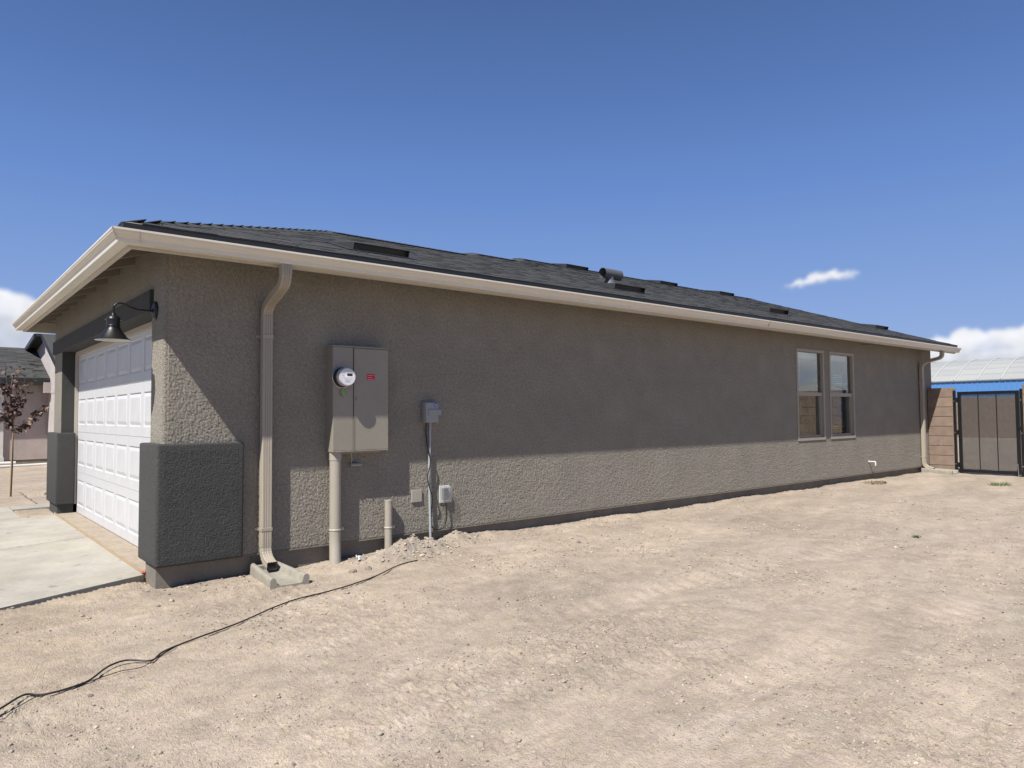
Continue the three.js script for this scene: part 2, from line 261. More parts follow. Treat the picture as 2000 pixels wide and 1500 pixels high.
{
  const cx = -1.5, cz = 6.1, radii = [0, .7, 1.4, 1.9, 2.2]; let r = 2.4; while (r < 8) { radii.push(r); r *= 1.0031; } while (r < 22) { radii.push(r); r *= 1.007; } while (r < 900) { radii.push(r); r *= 1.07; } radii.push(1200);
  const angs = []; let a = -Math.PI * .5 + .70 - .74;    // the view sector is finely cut, the rest coarsely
  const a0 = a, a1 = -Math.PI * .5 + .70 + .74; for (; a < a1; a += .0027) angs.push(a); for (; a < a0 + Math.PI * 2 - .02; a += .035) angs.push(a); angs.push(a0 + Math.PI * 2);
  const nA = angs.length, nR = radii.length, pos = new Float32Array(nA * nR * 3), col = new Float32Array(nA * nR * 3), uv = new Float32Array(nA * nR * 2), idx = [];
  let o = 0;
  for (let i = 0; i < nR; i++) for (let j = 0; j < nA; j++, o++) {
    const x = cx + radii[i] * Math.cos(angs[j]), z = cz + radii[i] * Math.sin(angs[j]);
    pos[o * 3] = x; pos[o * 3 + 1] = groundY(x, z); pos[o * 3 + 2] = z; uv[o * 2] = x; uv[o * 2 + 1] = z;
    const r_ = radii[i], streak = fbm(x * .5 + z * .2, z * 2.4 + x * .38, 4, 201), blot = fbm(x * .7, z * .7, 4, 205), sm = noise(x * 7, z * 9, 210), dusty = ss(.18, .5, fbm(x * 1.1 + 9, z * 2.2 + x * .35, 4, 215));
    const rg = ss(-.05, .55, noise(x * .8 + 5, z * 1.1, 104) + .35 * noise(x * 3, z * 3, 105)), k = (1.05 - .09 * rg + .05 * tracks(x, z) * (r_ < 20 ? 1 : 0)) * (1 + .26 * streak + .18 * blot + .08 * sm), g = ss(.1, .5, fbm(x * .8 + 30, z * 1.6, 3, 220)) * .35;
    const warm = ss(.6, -.9, x) * ss(3, .5, z) * .6;
    const C = [mix(.384, .414, dusty) * k, mix(mix(.329, .361, dusty), .345, g) * k * (1 - .02 * warm), mix(mix(.269, .306, dusty), .30, g) * k * (1 - .10 * warm)];
    const md = mounds.slice(0, 4).reduce((m, [mx, mz, sx, sz]) => Math.max(m, Math.exp(-(((x - mx) / sx / 1.4) ** 2) - ((z - mz) / sz / 1.4) ** 2)), 0) * .8; C[0] *= 1 - .14 * md; C[1] *= 1 - .10 * md; C[2] *= 1 - .06 * md;   // freshly dug, greyer soil
    col.set(C, o * 3);
  }
  for (let i = 0; i + 1 < nR; i++) for (let j = 0; j + 1 < nA; j++) { const p = i * nA + j, q = p + nA; idx.push(p, q, p + 1, p + 1, q, q + 1); }
  const g = new THREE.BufferGeometry(); g.setAttribute('position', new THREE.BufferAttribute(pos, 3)); g.setAttribute('color', new THREE.BufferAttribute(col, 3)); g.setAttribute('uv', new THREE.BufferAttribute(uv, 2)); g.setIndex(idx); g.computeVertexNormals();
  const m = M({ color: 0xffffff, vertexColors: true, roughness: .98, map: rep(dirtC, 1.37), bumpMap: rep(dirtH, 1.13), bumpScale: .011 });
  const o2 = new THREE.Mesh(g, m); o2.name = 'ground'; o2.receiveShadow = o2.castShadow = true; scene.add(structure(o2));
}
// pebbles and crumbs strewn over the dirt
const stoneGeo = [0, 1, 2, 3].map((s) => {
  const g = new THREE.IcosahedronGeometry(1, 1), p = g.attributes.position;
  for (let i = 0; i < p.count; i++) { const x = p.getX(i), y = p.getY(i), z = p.getZ(i), k = 1 + .34 * noise(x * 1.3 + s * 9, y * 1.3 + z * 1.1, 300 + s) + .2 * noise(x * 2.7, z * 2.7 + y * 2, 310 + s); p.setXYZ(i, x * k, y * k * .68, z * k); }
  g.computeVertexNormals(); return g;
});
{
  const spots = [];
  for (let i = 0; i < 160000 && spots.length < 26000; i++) {
    const d = .9 + 13 * Math.pow(rnd(), 1.6), an = -Math.PI / 2 + .70 + rr(-.72, .72), x = -1.5 + d * Math.cos(an), z = 6.1 + d * Math.sin(an);
    if (z < .02 && x > -.05) continue; if (onDrive(x, z) || (x < 0 && z < -5)) continue;
    const cl = noise(x * .9, z * 1.2, 320) + .6 * noise(x * 3.1, z * 3.1, 321) + (z < .5 ? .25 : 0); if (rnd() > ss(-.45, .75, cl)) continue;
    let s = .002 + .0055 * Math.pow(rnd(), 2.4); if (rnd() < .022) s = rr(.006, .012); if (d > 6) s *= 1.4;
    spots.push([x, z, s]);
  }
  for (let i = 0; i < 900; i++) { const [mx, mz, sx, sz] = mounds[i % 4], x = mx + (rnd() + rnd() - 1) * sx * 2.2, z = Math.max(.02, mz + (rnd() + rnd() - 1) * sz * 2.6); spots.push([x, z, .0025 + .016 * Math.pow(rnd(), 5)]); }
  const inst = new THREE.InstancedMesh(stoneGeo[0], M({ color: 0xffffff, roughness: .95 }), spots.length), m4 = new THREE.Matrix4(), q = new THREE.Quaternion(), e = new THREE.Euler(), col = new THREE.Color();
  spots.forEach(([x, z, s], i) => {
    e.set(rr(-.5, .5), rr(0, 6.28), rr(-.5, .5)); q.setFromEuler(e); m4.compose(V(x, groundY(x, z) + s * .25, z), q, V(s * rr(.8, 1.4), s * rr(.7, 1.1), s)); inst.setMatrixAt(i, m4);
    const k = rr(.72, 1.04), w = rnd() < .05 ? 1.4 : rnd() < .16 ? .62 : 1; inst.setColorAt(i, col.setRGB(.36 * k * w, .31 * k * w, .252 * k * w));
  });
  inst.name = 'loose_gravel'; inst.castShadow = inst.receiveShadow = true; inst.userData.kind = 'stuff'; inst.userData.label = 'fine gravel and dirt crumbs strewn over the bare ground'; inst.userData.category = 'gravel'; scene.add(inst);
}
{ // larger single stones lying in the dirt
  const where = [[1.678, 2.295, .017, 'round grey pebble in open dirt right of the cord'], [.821, 1.45, .016, 'grey pebble just right of the black cord, nearer the house of two'], [1.005, 1.678, .012, 'smaller grey pebble just right of the black cord'], [1.779, 4.016, .016, 'bright flat pebble in the lower right foreground'],
    [-.151, .531, .016, 'small stone in the dirt below the dark pillar corner'], [3.658, .923, .022, 'dark stone in the dirt below the middle of the wall'], [1.37, .529, .03, 'dark clod below the large conduit'], [1.524, .512, .034, 'largest dark clod at the foot of the dirt mound'], [-.029, .409, .02, 'pale stone beside the concrete stem wall corner'],
    [-.601, .43, .014, 'left one of two small stones below the driveway edge'], [-.573, .5, .016, 'right one of two small stones below the driveway edge'], [2.465, 1.528, .014, 'tan pebble right of the cord end'], [2.37, 2.978, .012, 'small white pebble in the tyre track'], [2.328, 4.155, .012, 'dark small stone at lower right'],
    [2.15, .5, .03, 'flat clod where the cord leaves the mound'], [2.02, .62, .026, 'clod under the end of the black cord'], [1.72, .42, .024, 'clod on the left slope of the mound'], [2.3, .42, .02, 'clod on the right slope of the mound'], [.066, .615, .018, 'grey stone left of the splash block'], [1.33, 3.93, .013, 'pale pebble near the bottom middle of the view']];
  const ms = [[.36, .31, .25], [.26, .225, .19], [.42, .375, .32]].map((c) => M({ color: lin(...c), roughness: .95, bumpMap: rep(granH, .3), bumpScale: .002 }));
  where.forEach(([x, z, s, label], i) => {
    const o = mesh('stone', stoneGeo[i % 4].clone().scale(s * rr(1, 1.4), s, s * rr(.85, 1.15)), ms[/dark/.test(label) ? 1 : /pale|white|bright/.test(label) ? 2 : 0]);
    o.position.set(x, groundY(x, z) + s * .22, z); o.rotation.y = rr(0, 6); tag(o, label, 'stone', 'single stones lying in the dirt');
  });
}

// ---------------------------------------------------------------- driveway, apron, walk
{
  const dr = new THREE.Group(); dr.name = 'driveway'; scene.add(structure(dr));
  const e = (x) => -.31 + (-.03 - x) * .38, y = (x) => .03 + .02 * (x + .05), P = (x, z) => V(x, y(x), z);
  const slabs = [[P(-.055, -.315), P(-3, e(-3)), P(-7, e(-7)), P(-7, -1.0), P(-.055, -2.735)], [P(-.055, -2.747), P(-7, -1.012), P(-7, -5.0), P(-.055, -5.02)]];
  for (const s of slabs) mesh('slab', slabFrom(s, .12), mat.concrete, dr);
  mesh('slab', slabFrom([P(-.435, -5.032), P(-7, -5.012), P(-7, -6.6), P(-.435, -6.6)], .1), mat.concrete, dr);
  mesh('joint_filler', box(-.052, -.036, -.09, .034, -5.02, -.34), mat.wood, dr);
  const wk = mesh('walkway', slabFrom([V(-.425, .03, -6.6), V(.3, .03, -6.6), V(.3, .03, -6.08), V(-.425, .03, -6.05)], .1), mat.concrete); structure(wk);
  const ap = mesh('garage_apron', box(-.034, .5, -.1, .037, -5.3, -.32), mat.apron); structure(ap);
}

// ---------------------------------------------------------------- the house
const house = thing('house', 'single-storey taupe stucco house with white garage door and dark shingle roof', 'house');
const L = 15.386, TOP = 2.80, ZL = -5.75;
const win = [[9.70, 10.63], [10.82, 11.75]], WB = .82, WT = 2.36;
{
  const s = new THREE.Shape(); s.moveTo(.25, .14); s.lineTo(L, .14); s.lineTo(L, TOP); s.lineTo(.25, TOP); s.closePath();
  for (const [a, b] of win) { const h = new THREE.Path(); h.moveTo(a, WB); h.lineTo(a, WT); h.lineTo(b, WT); h.lineTo(b, WB); h.closePath(); s.holes.push(h); }
  const g = new THREE.ExtrudeGeometry(s, { depth: .2, bevelEnabled: false }).translate(0, 0, -.2);
  mesh('wall', g.translate(0, 0, -.006), mat.stucco, house);
  const inWin = (x, y) => win.some(([a, b]) => x > a && x < b) && y > WB && y < WT;
  const coat = (xs, ys, skip) => mesh('stucco_coat', stuccoSheet(xs, ys, (x, y, h) => [x, y, -.0045 + h], .0056, 1.55, skip, 1e-6), mat.coat, house, false);
  coat(gridLines(.03, L, (x) => .0058 + .0008 * Math.max(0, x - 2.5), win.flat()), gridLines(.14, TOP, (y) => y < 2.06 ? .0075 : .013, [WB, WT]), inWin);
  mesh('wall', [roundedPlan([[0, -.006, .03], [.25, -.006, 0], [.25, -.2, 0], [.2, -.2, 0], [.2, -.40, 0], [0, -.40, .02]], .14, 2.19, 0)], mat.stucco, house);
  mesh('wall', [roundedPlan([[0, ZL, .03], [0, -5.115, .02], [.2, -5.115, 0], [.2, ZL, 0]], .14, 2.19, 0)], mat.stucco, house);
  mesh('wall', [roundedPlan([[0, -.006, .03], [.25, -.006, 0], [.25, -.2, 0], [.2, -.2, 0], [.2, ZL, 0], [0, ZL, .03]], 2.19, TOP, 0)], mat.stucco, house);
  mesh('wall', box(.2, 5.2, .14, TOP, ZL, ZL + .2), mat.stucco, house);
  mesh('wall', box(5.0, 5.2, .14, TOP, -9.2, ZL), mat.stucco, house);
  mesh('wall', box(5.2, L, .14, TOP, -9.2, -9.0), mat.stucco, house);
  // rear gable wall with its window opening
  const r = new THREE.Shape(); r.moveTo(0, .14); r.lineTo(9.2, .14); r.lineTo(9.2, 2.7); r.lineTo(4.4, 4.2); r.lineTo(0, 2.75); r.closePath();
  const h = new THREE.Path(); h.moveTo(1.55, .9); h.lineTo(1.98, .9); h.lineTo(1.98, 2.2); h.lineTo(1.55, 2.2); h.closePath(); r.holes.push(h);
  mesh('wall', new THREE.ExtrudeGeometry(r, { depth: .2, bevelEnabled: false }).rotateY(Math.PI / 2).translate(L - .202, 0, -.201), mat.stucco, house);
  // concrete stem wall
  mesh('foundation', [box(.012, L - .012, -.4, .137, -.25, -.04), box(-.03, .19, -.4, .137, -.36, -.0385), box(.19, 5, -.4, .137, ZL + .02, ZL + .2)], mat.stem, house);
  mesh('foundation', box(-.03, .3, -.4, .151, ZL, -5.06), mat.darkTrim, house).userData.label = 'dark painted footing under the far pillar';
  mesh('weep_screed', box(.02, L, .130, .1395, -.1, .004), mat.stem, house);
  mesh('pillar_base', roundedPlan([[-.06, .07, .025], [.612, .07, .025], [.612, -.02, 0], [.16, -.02, 0], [.16, -.5, .02], [-.06, -.5, .025]], .137, 1.088, .018), mat.darkStucco, house).userData.label = 'dark grey stucco wrap around the near pillar foot';
  mesh('pillar_base', roundedPlan([[-.06, -5.87, .025], [-.06, -5.02, .025], [.16, -5.02, .02], [.16, -5.87, 0]], .15, 1.10, .018), mat.darkStucco, house).userData.label = 'dark grey stucco wrap around the far pillar foot';
  mesh('pillar_coat', [stuccoSheet(gridLines(-.033, .585, () => .0042), gridLines(.165, 1.06, () => .0042), (x, y, h) => [x, y, .0695 + h], .0034, 2.3, null, .03), stuccoSheet(gridLines(-.47, .043, () => .0065), gridLines(.165, 1.06, () => .0065), (z, y, h) => [-.0595 - h, y, z], .0035, 2.2, null, .03)], mat.darkCoat, house, false);
  mesh('column_coat', stuccoSheet(gridLines(-.378, -.03, () => .006), gridLines(1.08, 2.36, () => .006), (z, y, h) => [.0015 - h, y, z], .0048, 1.55, null, .02), mat.coat, house, false);
  mesh('header_beam', box(-.032, .185, 2.178, 2.355, ZL + .03, -.335, .008), mat.darkTrim, house).userData.label = 'dark grey beam over the garage door';
  mesh('door_jamb', [box(.003, .186, .036, 2.177, -5.116, -5.095), box(.2005, .27, -.05, 2.3, -5.3, -5.085), box(.16, .2, -.05, .16, -5.2, -5.07)], mat.darkTrim, house);
  mesh('door_stop', [box(.150, .187, .04, 2.1295, -5.094, -5.06), box(.150, .187, 2.13, 2.1765, -5.09, -.35)], mat.jamb, house);
}
{ // sectional garage door, every pressed panel of its own
  const gd = part('garage_door', house), w = .594, h = .5335, z0 = -5.095;
  const loops = [[0, 0], [null, 0], [.006, -.009], [.016, -.010], [.045, -.001], [.05, 0]];
  const cell = (() => {
    const W = w / 2 - .0004, H = h / 2 - .0016, pw = .245, ph = .168, rows = loops.map(([inset, d], i) => {
      const a = i === 0 ? W : pw - (inset ?? 0), b = i === 0 ? H : ph - (inset ?? 0);
      return [[-a, -b], [a, -b], [a, b], [-a, b], [-a, -b]].map(([p, q]) => V(-d, q, p));
    });
    const g = toCreasedNormals(quadStrip(rows), .2), a = .195, b = .118, f = quadStrip([[V(0, -b, -a), V(0, -b, a)], [V(0, b, -a), V(0, b, a)]]);
    const rim = quadStrip([[[-W, -H], [W, -H], [W, H], [-W, H], [-W, -H]].map(([p, q]) => V(0, q, p)), [[-W, -H], [W, -H], [W, H], [-W, H], [-W, -H]].map(([p, q]) => V(.03, q, p))]);
    return metreUV(join([g, f.toNonIndexed(), toCreasedNormals(rim, .2)]));
  })();
  for (let s = 0; s < 4; s++) for (let k = 0; k < 8; k++) { const o = mesh('panel', cell, mat.door, gd, false); o.position.set(.19, .042 + (s + .5) * h, z0 + (k + .5) * w); }
  mesh('backing', box(.215, .235, .04, 2.18, -5.11, -.3), mat.door, gd);
  mesh('bottom_seal', box(.192, .21, .0375, .044, -5.1, -.34), mat.seal, gd);
}
// roof ---------------------------------------------------------------
const roof = part('roof', house);
const EZ = .45, EX = -.385, RX = 15.6, roofY = (z) => 2.690 + (EZ - z) / 3, AX = EX + EZ + 2.56;
const P3 = (x, z) => V(x, roofY(z), z);
{
  const side = [P3(EX, EZ), P3(RX, EZ), P3(RX, -4.4), P3(7.45, -4.4), P3(6.35, -3.3), P3(5.5, -3.3), P3(4.75, -2.56), P3(AX, -2.56)];
  const yA = roofY(-2.56), yB = roofY(-3.3), yC = roofY(-4.4), yE = roofY(EZ);
  const deck = [slabFrom(side, .03), slabFrom([V(EX, yE, EZ), V(AX, yA, -2.56), V(EX, yE, -6.08)], .03), slabFrom([V(EX, yE, -6.08), V(AX, yA, -2.56), V(4.75, yA, -2.56), V(4.75, yE, -6.08)], .03),
    slabFrom([V(4.75, yA, -2.56), V(5.5, yB, -3.3), V(6.35, yB, -3.3), V(7.45, yC, -4.4), V(7.45, yE, -9.5), V(4.75, yE, -9.5), V(4.75, yE, -6.08)], .03),
    slabFrom([V(7.45, yC, -4.4), V(RX, yC, -4.4), V(RX, yE, -9.5), V(7.45, yE, -9.5)], .03)];
  mesh('roof_deck', deck.map((g) => g), mat.soffit, roof);
  // shingle courses
  const c = 1 / Math.hypot(1, 1 / 3), slopeLen = (EZ + 4.4) / c, expo = .142, rows = Math.floor(slopeLen / expo);
  const tabGeo = new Map();
  const tab = (w, t, tone) => { const k = w + '_' + t; if (!tabGeo.has(k)) {   // wedge lying up the slope: x across, z down-slope, origin at its lower edge
    const W = w / 2 - .0012, len = expo + .03, a = [V(-W, t, 0), V(W, t, 0), V(W, .002, -len), V(-W, .002, -len)], b = [V(-W, -.004, 0), V(W, -.004, 0), V(W, -.004, -len), V(-W, -.004, -len)];
    const pos = []; const quad = (p, q, r, s) => [p, q, r, p, r, s].forEach((v) => pos.push(v.x, v.y, v.z)); quad(a[0], a[1], a[2], a[3]); quad(b[0], b[1], a[1], a[0]); quad(b[1], b[2], a[2], a[1]); quad(b[3], b[0], a[0], a[3]); quad(a[3], a[2], b[2], b[3]);
    const g = new THREE.BufferGeometry(); g.setAttribute('position', new THREE.Float32BufferAttribute(pos, 3)); g.computeVertexNormals(); tabGeo.set(k, metreUV(g)); } return tabGeo.get(k); };
  const tilt = new THREE.Matrix4().makeRotationX(Math.atan(1 / 3)), tabs = [];
  const xMin = (z) => z > -2.56 ? EX + (EZ - z) : z > -3.3 ? 4.75 + (-2.56 - z) : 6.35 + (-3.3 - z);
  const widths = [.09, .12, .15, .19, .24];
  for (let r = 0; r <= rows; r++) {
    const z = EZ + .008 - r * expo * c; if (z < -4.36) break; let x = xMin(z - .06) - .02 - rnd() * .2; const x0 = xMin(z - .05) - .01;
    while (x < RX) { const w = widths[Math.floor(rnd() * 5)], t = rnd() < .42 ? .0075 : .0045, m = x + w / 2; if (m - w / 2 > x0 - .03 && m + w / 2 < RX + .06) tabs.push([m, z, w, t, Math.floor(rnd() * 6)]); x += w; }
  }
  const dist = (t) => Math.hypot(t[0] + 1.5, 6.1 - t[1]) - (t[1] < .3 ? 0 : .4);
  tabs.sort((a, b) => dist(a) - dist(b));
  tabs.slice(0, 300).forEach(([x, z, w, t, tone]) => { const o = mesh('shingle', tab(w, t), shingleMats[tone], roof, false); o.applyMatrix4(tilt); o.position.set(x, roofY(z) + .002, z); });
  for (let tone = 0; tone < 6; tone++) {
    const gs = tabs.slice(300).filter((t) => t[4] === tone).map(([x, z, w, t]) => tab(w, t).clone().applyMatrix4(tilt).translate(x, roofY(z) + .002, z));
    const o = mesh('shingle_courses', mergeGeometries(gs), shingleMats[tone], roof, false); o.userData.kind = 'stuff';
  }
  { // front and left slopes: the same tabs
    const gs = []; const yaw = new THREE.Matrix4().makeRotationY(-Math.PI / 2);
    for (let r = 0; r < 21; r++) { const x = EX - .008 + r * expo * c, t0 = EZ - (x - EX) - .05, t1 = -6.08 + (x - EX) * 1.2 + .05; for (let z = t0; z > t1;) { const w = widths[Math.floor(rnd() * 5)]; gs.push(tab(w, rnd() < .4 ? .0085 : .0045).clone().applyMatrix4(tilt).applyMatrix4(yaw).translate(x, 2.692 + (x - EX) / 3, z - w / 2)); z -= w; } }
    const o = mesh('shingle_courses', mergeGeometries(gs), shingleMats[1], roof, false); o.userData.kind = 'stuff';
  }
  // hip and ridge caps
  const cap = metreUV(join([-1, 1].map((s) => { const g = new THREE.BoxGeometry(.13, .005, .24); g.translate(s * .06, 0, 0); g.rotateZ(-s * .30); return g; })));
  const lines = [[P3(EX + .3, EZ - .3), P3(AX, -2.56)], [P3(AX, -2.56), P3(4.75, -2.56)], [P3(4.75, -2.56), P3(5.5, -3.3)], [P3(5.5, -3.3), P3(6.35, -3.3)], [P3(6.35, -3.3), P3(7.45, -4.4)], [P3(7.45, -4.4), P3(RX, -4.4)]];
  for (const [a, b] of lines) {
    const d = b.clone().sub(a), n = Math.round(d.length() / .2); d.normalize(); const xa = V(0, 1, 0).cross(d).normalize(), up = d.clone().cross(xa);
    for (let i = 0; i < n; i++) { const o = mesh('ridge_cap', cap, shingleMats[i % 5], roof, false); const p = a.clone().lerp(b, (i + .5) / n); o.quaternion.setFromRotationMatrix(new THREE.Matrix4().makeBasis(xa, up, d)); o.rotateX(-.016); o.position.copy(p).addScaledVector(V(0, 1, 0), .016); }
  }
  mesh('drip_edge', box(EX - .004, RX, 2.628, 2.6885, EZ + .001, EZ + .005), mat.blackFascia, roof);
  mesh('drip_edge', box(EX - .005, EX - .001, 2.628, 2.6885, -6.07, EZ), mat.blackFascia, roof);
  mesh('rake_board', slabFrom([V(RX - .045, roofY(EZ) - .031, EZ - .02), V(RX - .005, roofY(EZ) - .031, EZ - .02), V(RX - .005, yC - .031, -4.4), V(RX - .045, yC - .031, -4.4)], .13), mat.fascia, roof);
  // slant-back attic vents
  const ventGeo = (w, d, h) => { const W = w / 2, pos = [], q = (...v) => { const [a, b, e, f] = v; [a, b, e, a, e, f].forEach((p) => pos.push(...p)); };
    q([-W, h, 0], [W, h, 0], [W, .01, -d], [-W, .01, -d]); q([-W, 0, 0], [-W, h, 0], [-W, .01, -d], [-W, 0, -d]); q([W, 0, 0], [W, 0, -d], [W, .01, -d], [W, h, 0]); q([-W, 0, -.05], [W, 0, -.05], [W, h - .006, -.05], [-W, h - .006, -.05]);
    const g = new THREE.BufferGeometry(); g.setAttribute('position', new THREE.Float32BufferAttribute(pos, 3)); g.computeVertexNormals(); g.setAttribute('uv', new THREE.Float32BufferAttribute(new Float32Array(pos.length / 3 * 2), 2)); return g; };
  const vg = join([ventGeo(.62, .44, .07), box(-.38, .38, 0, .003, -.52, .05)]);
  for (const [x, z] of [[2.02, -.14], [5.98, -.36], [10.25, -.60], [14.9, -.80], [8.75, -4.12], [11.7, -4.12], [14.0, -4.12]]) { const o = mesh('roof_vent', vg, mat.vent, roof, true); o.applyMatrix4(tilt); o.position.set(x, roofY(z) + .012, z); }
  // T-shaped metal flue cap
  const fl = part('flue_vent', house); const fx = 6.0, fz = -.74, fy = roofY(fz);
  mesh('flashing', [box(-.2, .2, 0, .004, -.22, .22)].map((g) => g.applyMatrix4(tilt).translate(fx, fy + .016, fz)), mat.galv, fl);
  mesh('collar', [bar(V(fx, fy, fz), V(fx, fy + .09, fz), .105, 20, .068), bar(V(fx, fy + .08, fz), V(fx, fy + .14, fz), .062, 20)], mat.galv, fl);
  const barrel = new THREE.CylinderGeometry(.072, .072, .36, 24, 1, true).rotateZ(Math.PI / 2).translate(fx + .03, fy + .18, fz); mesh('barrel', barrel, mat.galv, fl);
}
// eaves, gutters, downspouts -----------------------------------------
{
  const F = .35, S = .415;   // fascia faces: front and side
  mesh('fascia', box(-F, L + .19, 2.515, 2.66, S - .03, S), mat.fascia, house);
  mesh('fascia', box(-F, -F + .03, 2.515, 2.66, -6.06, S - .032), mat.fascia, house);
  mesh('fascia', box(-F + .002, 4.7, 2.515, 2.66, -6.06, -6.03), mat.fascia, house);
  for (let i = 0; i < 11; i++) { const z = .02 - .6 * i + (i ? .12 : 0); if (z < -5.95) break; mesh('rafter_tail', [box(-.33, .02, -.1, 0, -.019, .019).rotateZ(Math.atan(1 / 3)).translate(0, 2.785, z)], mat.soffit, house); }
  for (let i = 0; i < 25; i++) mesh('rafter_tail', [box(-.019, .019, -.09, 0, -.02, .40).rotateX(Math.atan(1 / 3)).translate(.55 + i * .61, 2.79, 0)], mat.soffit, house);
  // K-style gutter profile [outward, height]
  const out = [[.001, 0], [.001, -.095], [.082, -.095], [.085, -.083], [.086, -.066], [.094, -.052], [.108, -.040], [.118, -.028], [.122, -.016], [.125, -.014], [.125, 0]], inn = [[.112, 0], [.112, -.004], [.121, -.0035], [.121, -.010], [.114, -.026], [.104, -.037], [.090, -.049], [.082, -.064], [.080, -.090], [.004, -.091], [.004, 0], [.001, 0]];
  const prof = [...out, ...inn], Y = 2.629;
  const sideG = quadStrip([prof.map(([o, y]) => V(-F - o, Y + y, S + o)), prof.map(([o, y]) => V(L + .195, Y + y, S + o))]);
  const frontG = quadStrip([prof.map(([o, y]) => V(-F - o, Y + y, -6.1)), prof.map(([o, y]) => V(-F - o, Y + y, S + o))]);
  const cs = new THREE.Shape(out.map(([o, y]) => new THREE.Vector2(o, y)));
  const capR = new THREE.ShapeGeometry(cs).rotateY(-Math.PI / 2).translate(L + .1955, Y, S), capL = new THREE.ShapeGeometry(cs).rotateY(Math.PI).translate(-F, Y, -6.1005);
  const sg = mesh('gutter', [toCreasedNormals(sideG, .35), capR], mat.gutter, house); sg.userData.label = 'long cream gutter over the side wall';
  mesh('seam', [bar(V(8.02, Y - .002, S + .127), V(8.02, Y - .08, S + .088), .0035, 6)], mat.galv, sg);
  const fg = mesh('gutter', [toCreasedNormals(frontG, .35), capL], mat.gutter, house); fg.userData.label = 'cream gutter over the garage front';
  mesh('corner_seam', [bar(V(-F + .05, Y - .01, S + .126), V(-F + .062, Y - .085, S + .09), .002, 6), bar(V(-F - .127, Y - .004, S + .127), V(-F - .088, Y - .085, S + .088), .004, 6)], mat.cream, fg);
  // rectangular fluted downspout swept along a path in a plane of constant x
  function downspout(x, path, w, d, label, straps) {
    const root = part('downspout', house); root.userData.label = label;
    const W = w / 2, D = d / 2, pr = []; const edge = (n) => n;
    const front = [[-W + .006, D], [-W + .012, D], [-.022, D], [-.019, D - .004], [-.016, D], [-.004, D], [0, D - .004], [.004, D], [.016, D], [.019, D - .004], [.022, D], [W - .012, D], [W - .006, D]];
    front.forEach((p) => pr.push(p)); pr.push([W, D - .006], [W, .004], [W - .003, 0], [W, -.004], [W, -D + .006], [W - .006, -D], [-W + .006, -D], [-W, -D + .006], [-W, -.004], [-W + .003, 0], [-W, .004], [-W, D - .006]); pr.push(pr[0]);
    const rows = path.map(([y, z, crimp], i) => {
      const a = path[Math.max(0, i - 1)], b = path[Math.min(path.length - 1, i + 1)]; let ty = b[0] - a[0], tz = b[1] - a[1]; const l = Math.hypot(ty, tz); ty /= l; tz /= l;
      const k = crimp ? .93 : 1; return pr.map(([px, pn_]) => V(x + px * k, y + tz * pn_ * k, z - ty * pn_ * k));
    });
    mesh('pipe', toCreasedNormals(quadStrip(rows), .5), mat.downspout, root);
    for (const [y, z] of straps) mesh('strap', [box(x - W - .003, x + W + .003, y - .014, y + .014, z - D - .002, z + D + .0035, .002), box(x - W - .03, x + W + .03, y - .012, y + .012, .001, .004)], mat.downspout, root);
  }
  const bend = (y0, z0, y1, z1, y2, z2, n) => { const o = []; for (let i = 0; i <= n; i++) { const t = i / n; o.push([(1 - t) ** 2 * y0 + 2 * t * (1 - t) * y1 + t * t * y2, (1 - t) ** 2 * z0 + 2 * t * (1 - t) * z1 + t * t * z2, i % 2]); } return o; };
  downspout(.80, [[2.545, .455], [2.48, .455], ...bend(2.465, .455, 2.40, .455, 2.36, .39, 9), ...bend(2.30, .22, 2.25, .055, 2.17, .052, 11), [2.15, .052], [.34, .052], [.335, .053], [.20, .053], ...bend(.20, .053, .105, .06, .075, .16, 11), [.062, .205]], .088, .068, 'fluted tan downspout near the garage corner', [[1.98, .052], [.345, .052]]);
  downspout(14.72, [[2.545, .455], [2.48, .455], ...bend(2.465, .455, 2.40, .455, 2.38, .38, 9), ...bend(2.34, .2, 2.31, .055, 2.20, .052, 11), [2.15, .052], [.30, .052], ...bend(.24, .053, .14, .055, .115, .15, 11), [.09, .23]], .088, .068, 'tan downspout at the far wall end beside the block wall', [[1.9, .052], [.34, .052]]);
}
// windows ---------------------------------------------------------------
for (const [a, b] of win) {
  const w = part('window', house), t = .045, z = -.055, mid = 1.60;
  mesh('frame', [box(a, b, WT - t, WT, z - .07, .012), box(a, b, WB, WB + t, z - .07, .012), box(a, a + t, WB + t, WT - t, z - .07, .010), box(b - t, b, WB + t, WT - t, z - .07, .010)], mat.window, w);
  mesh('meeting_rail', box(a + t, b - t, mid - .03, mid + .03, z - .05, -.012), mat.window, w);
  mesh('lower_sash', [box(a + t, a + t + .035, WB + t, mid - .03, z - .045, -.03), box(b - t - .035, b - t, WB + t, mid - .03, z - .045, -.03), box(a + t, b - t, WB + t, WB + t + .04, z - .045, -.031)], mat.window, w);
  mesh('pane', box(a + t, b - t, mid + .03, WT - t, z + .010, z + .014), mat.glass, w);
  mesh('pane', box(a + t + .035, b - t - .035, WB + t + .04, mid - .03, z - .012, z - .008), mat.glass, w);
  mesh('blind_headrail', box(a + .06, b - .06, WT - .14, WT - t - .002, -.18, -.13), mat.white, w);
  mesh('blind_wand', bar(V(a + .36, WT - .15, -.14), V(a + .36, 1.25, -.14), .004, 6), mat.white, w);
}
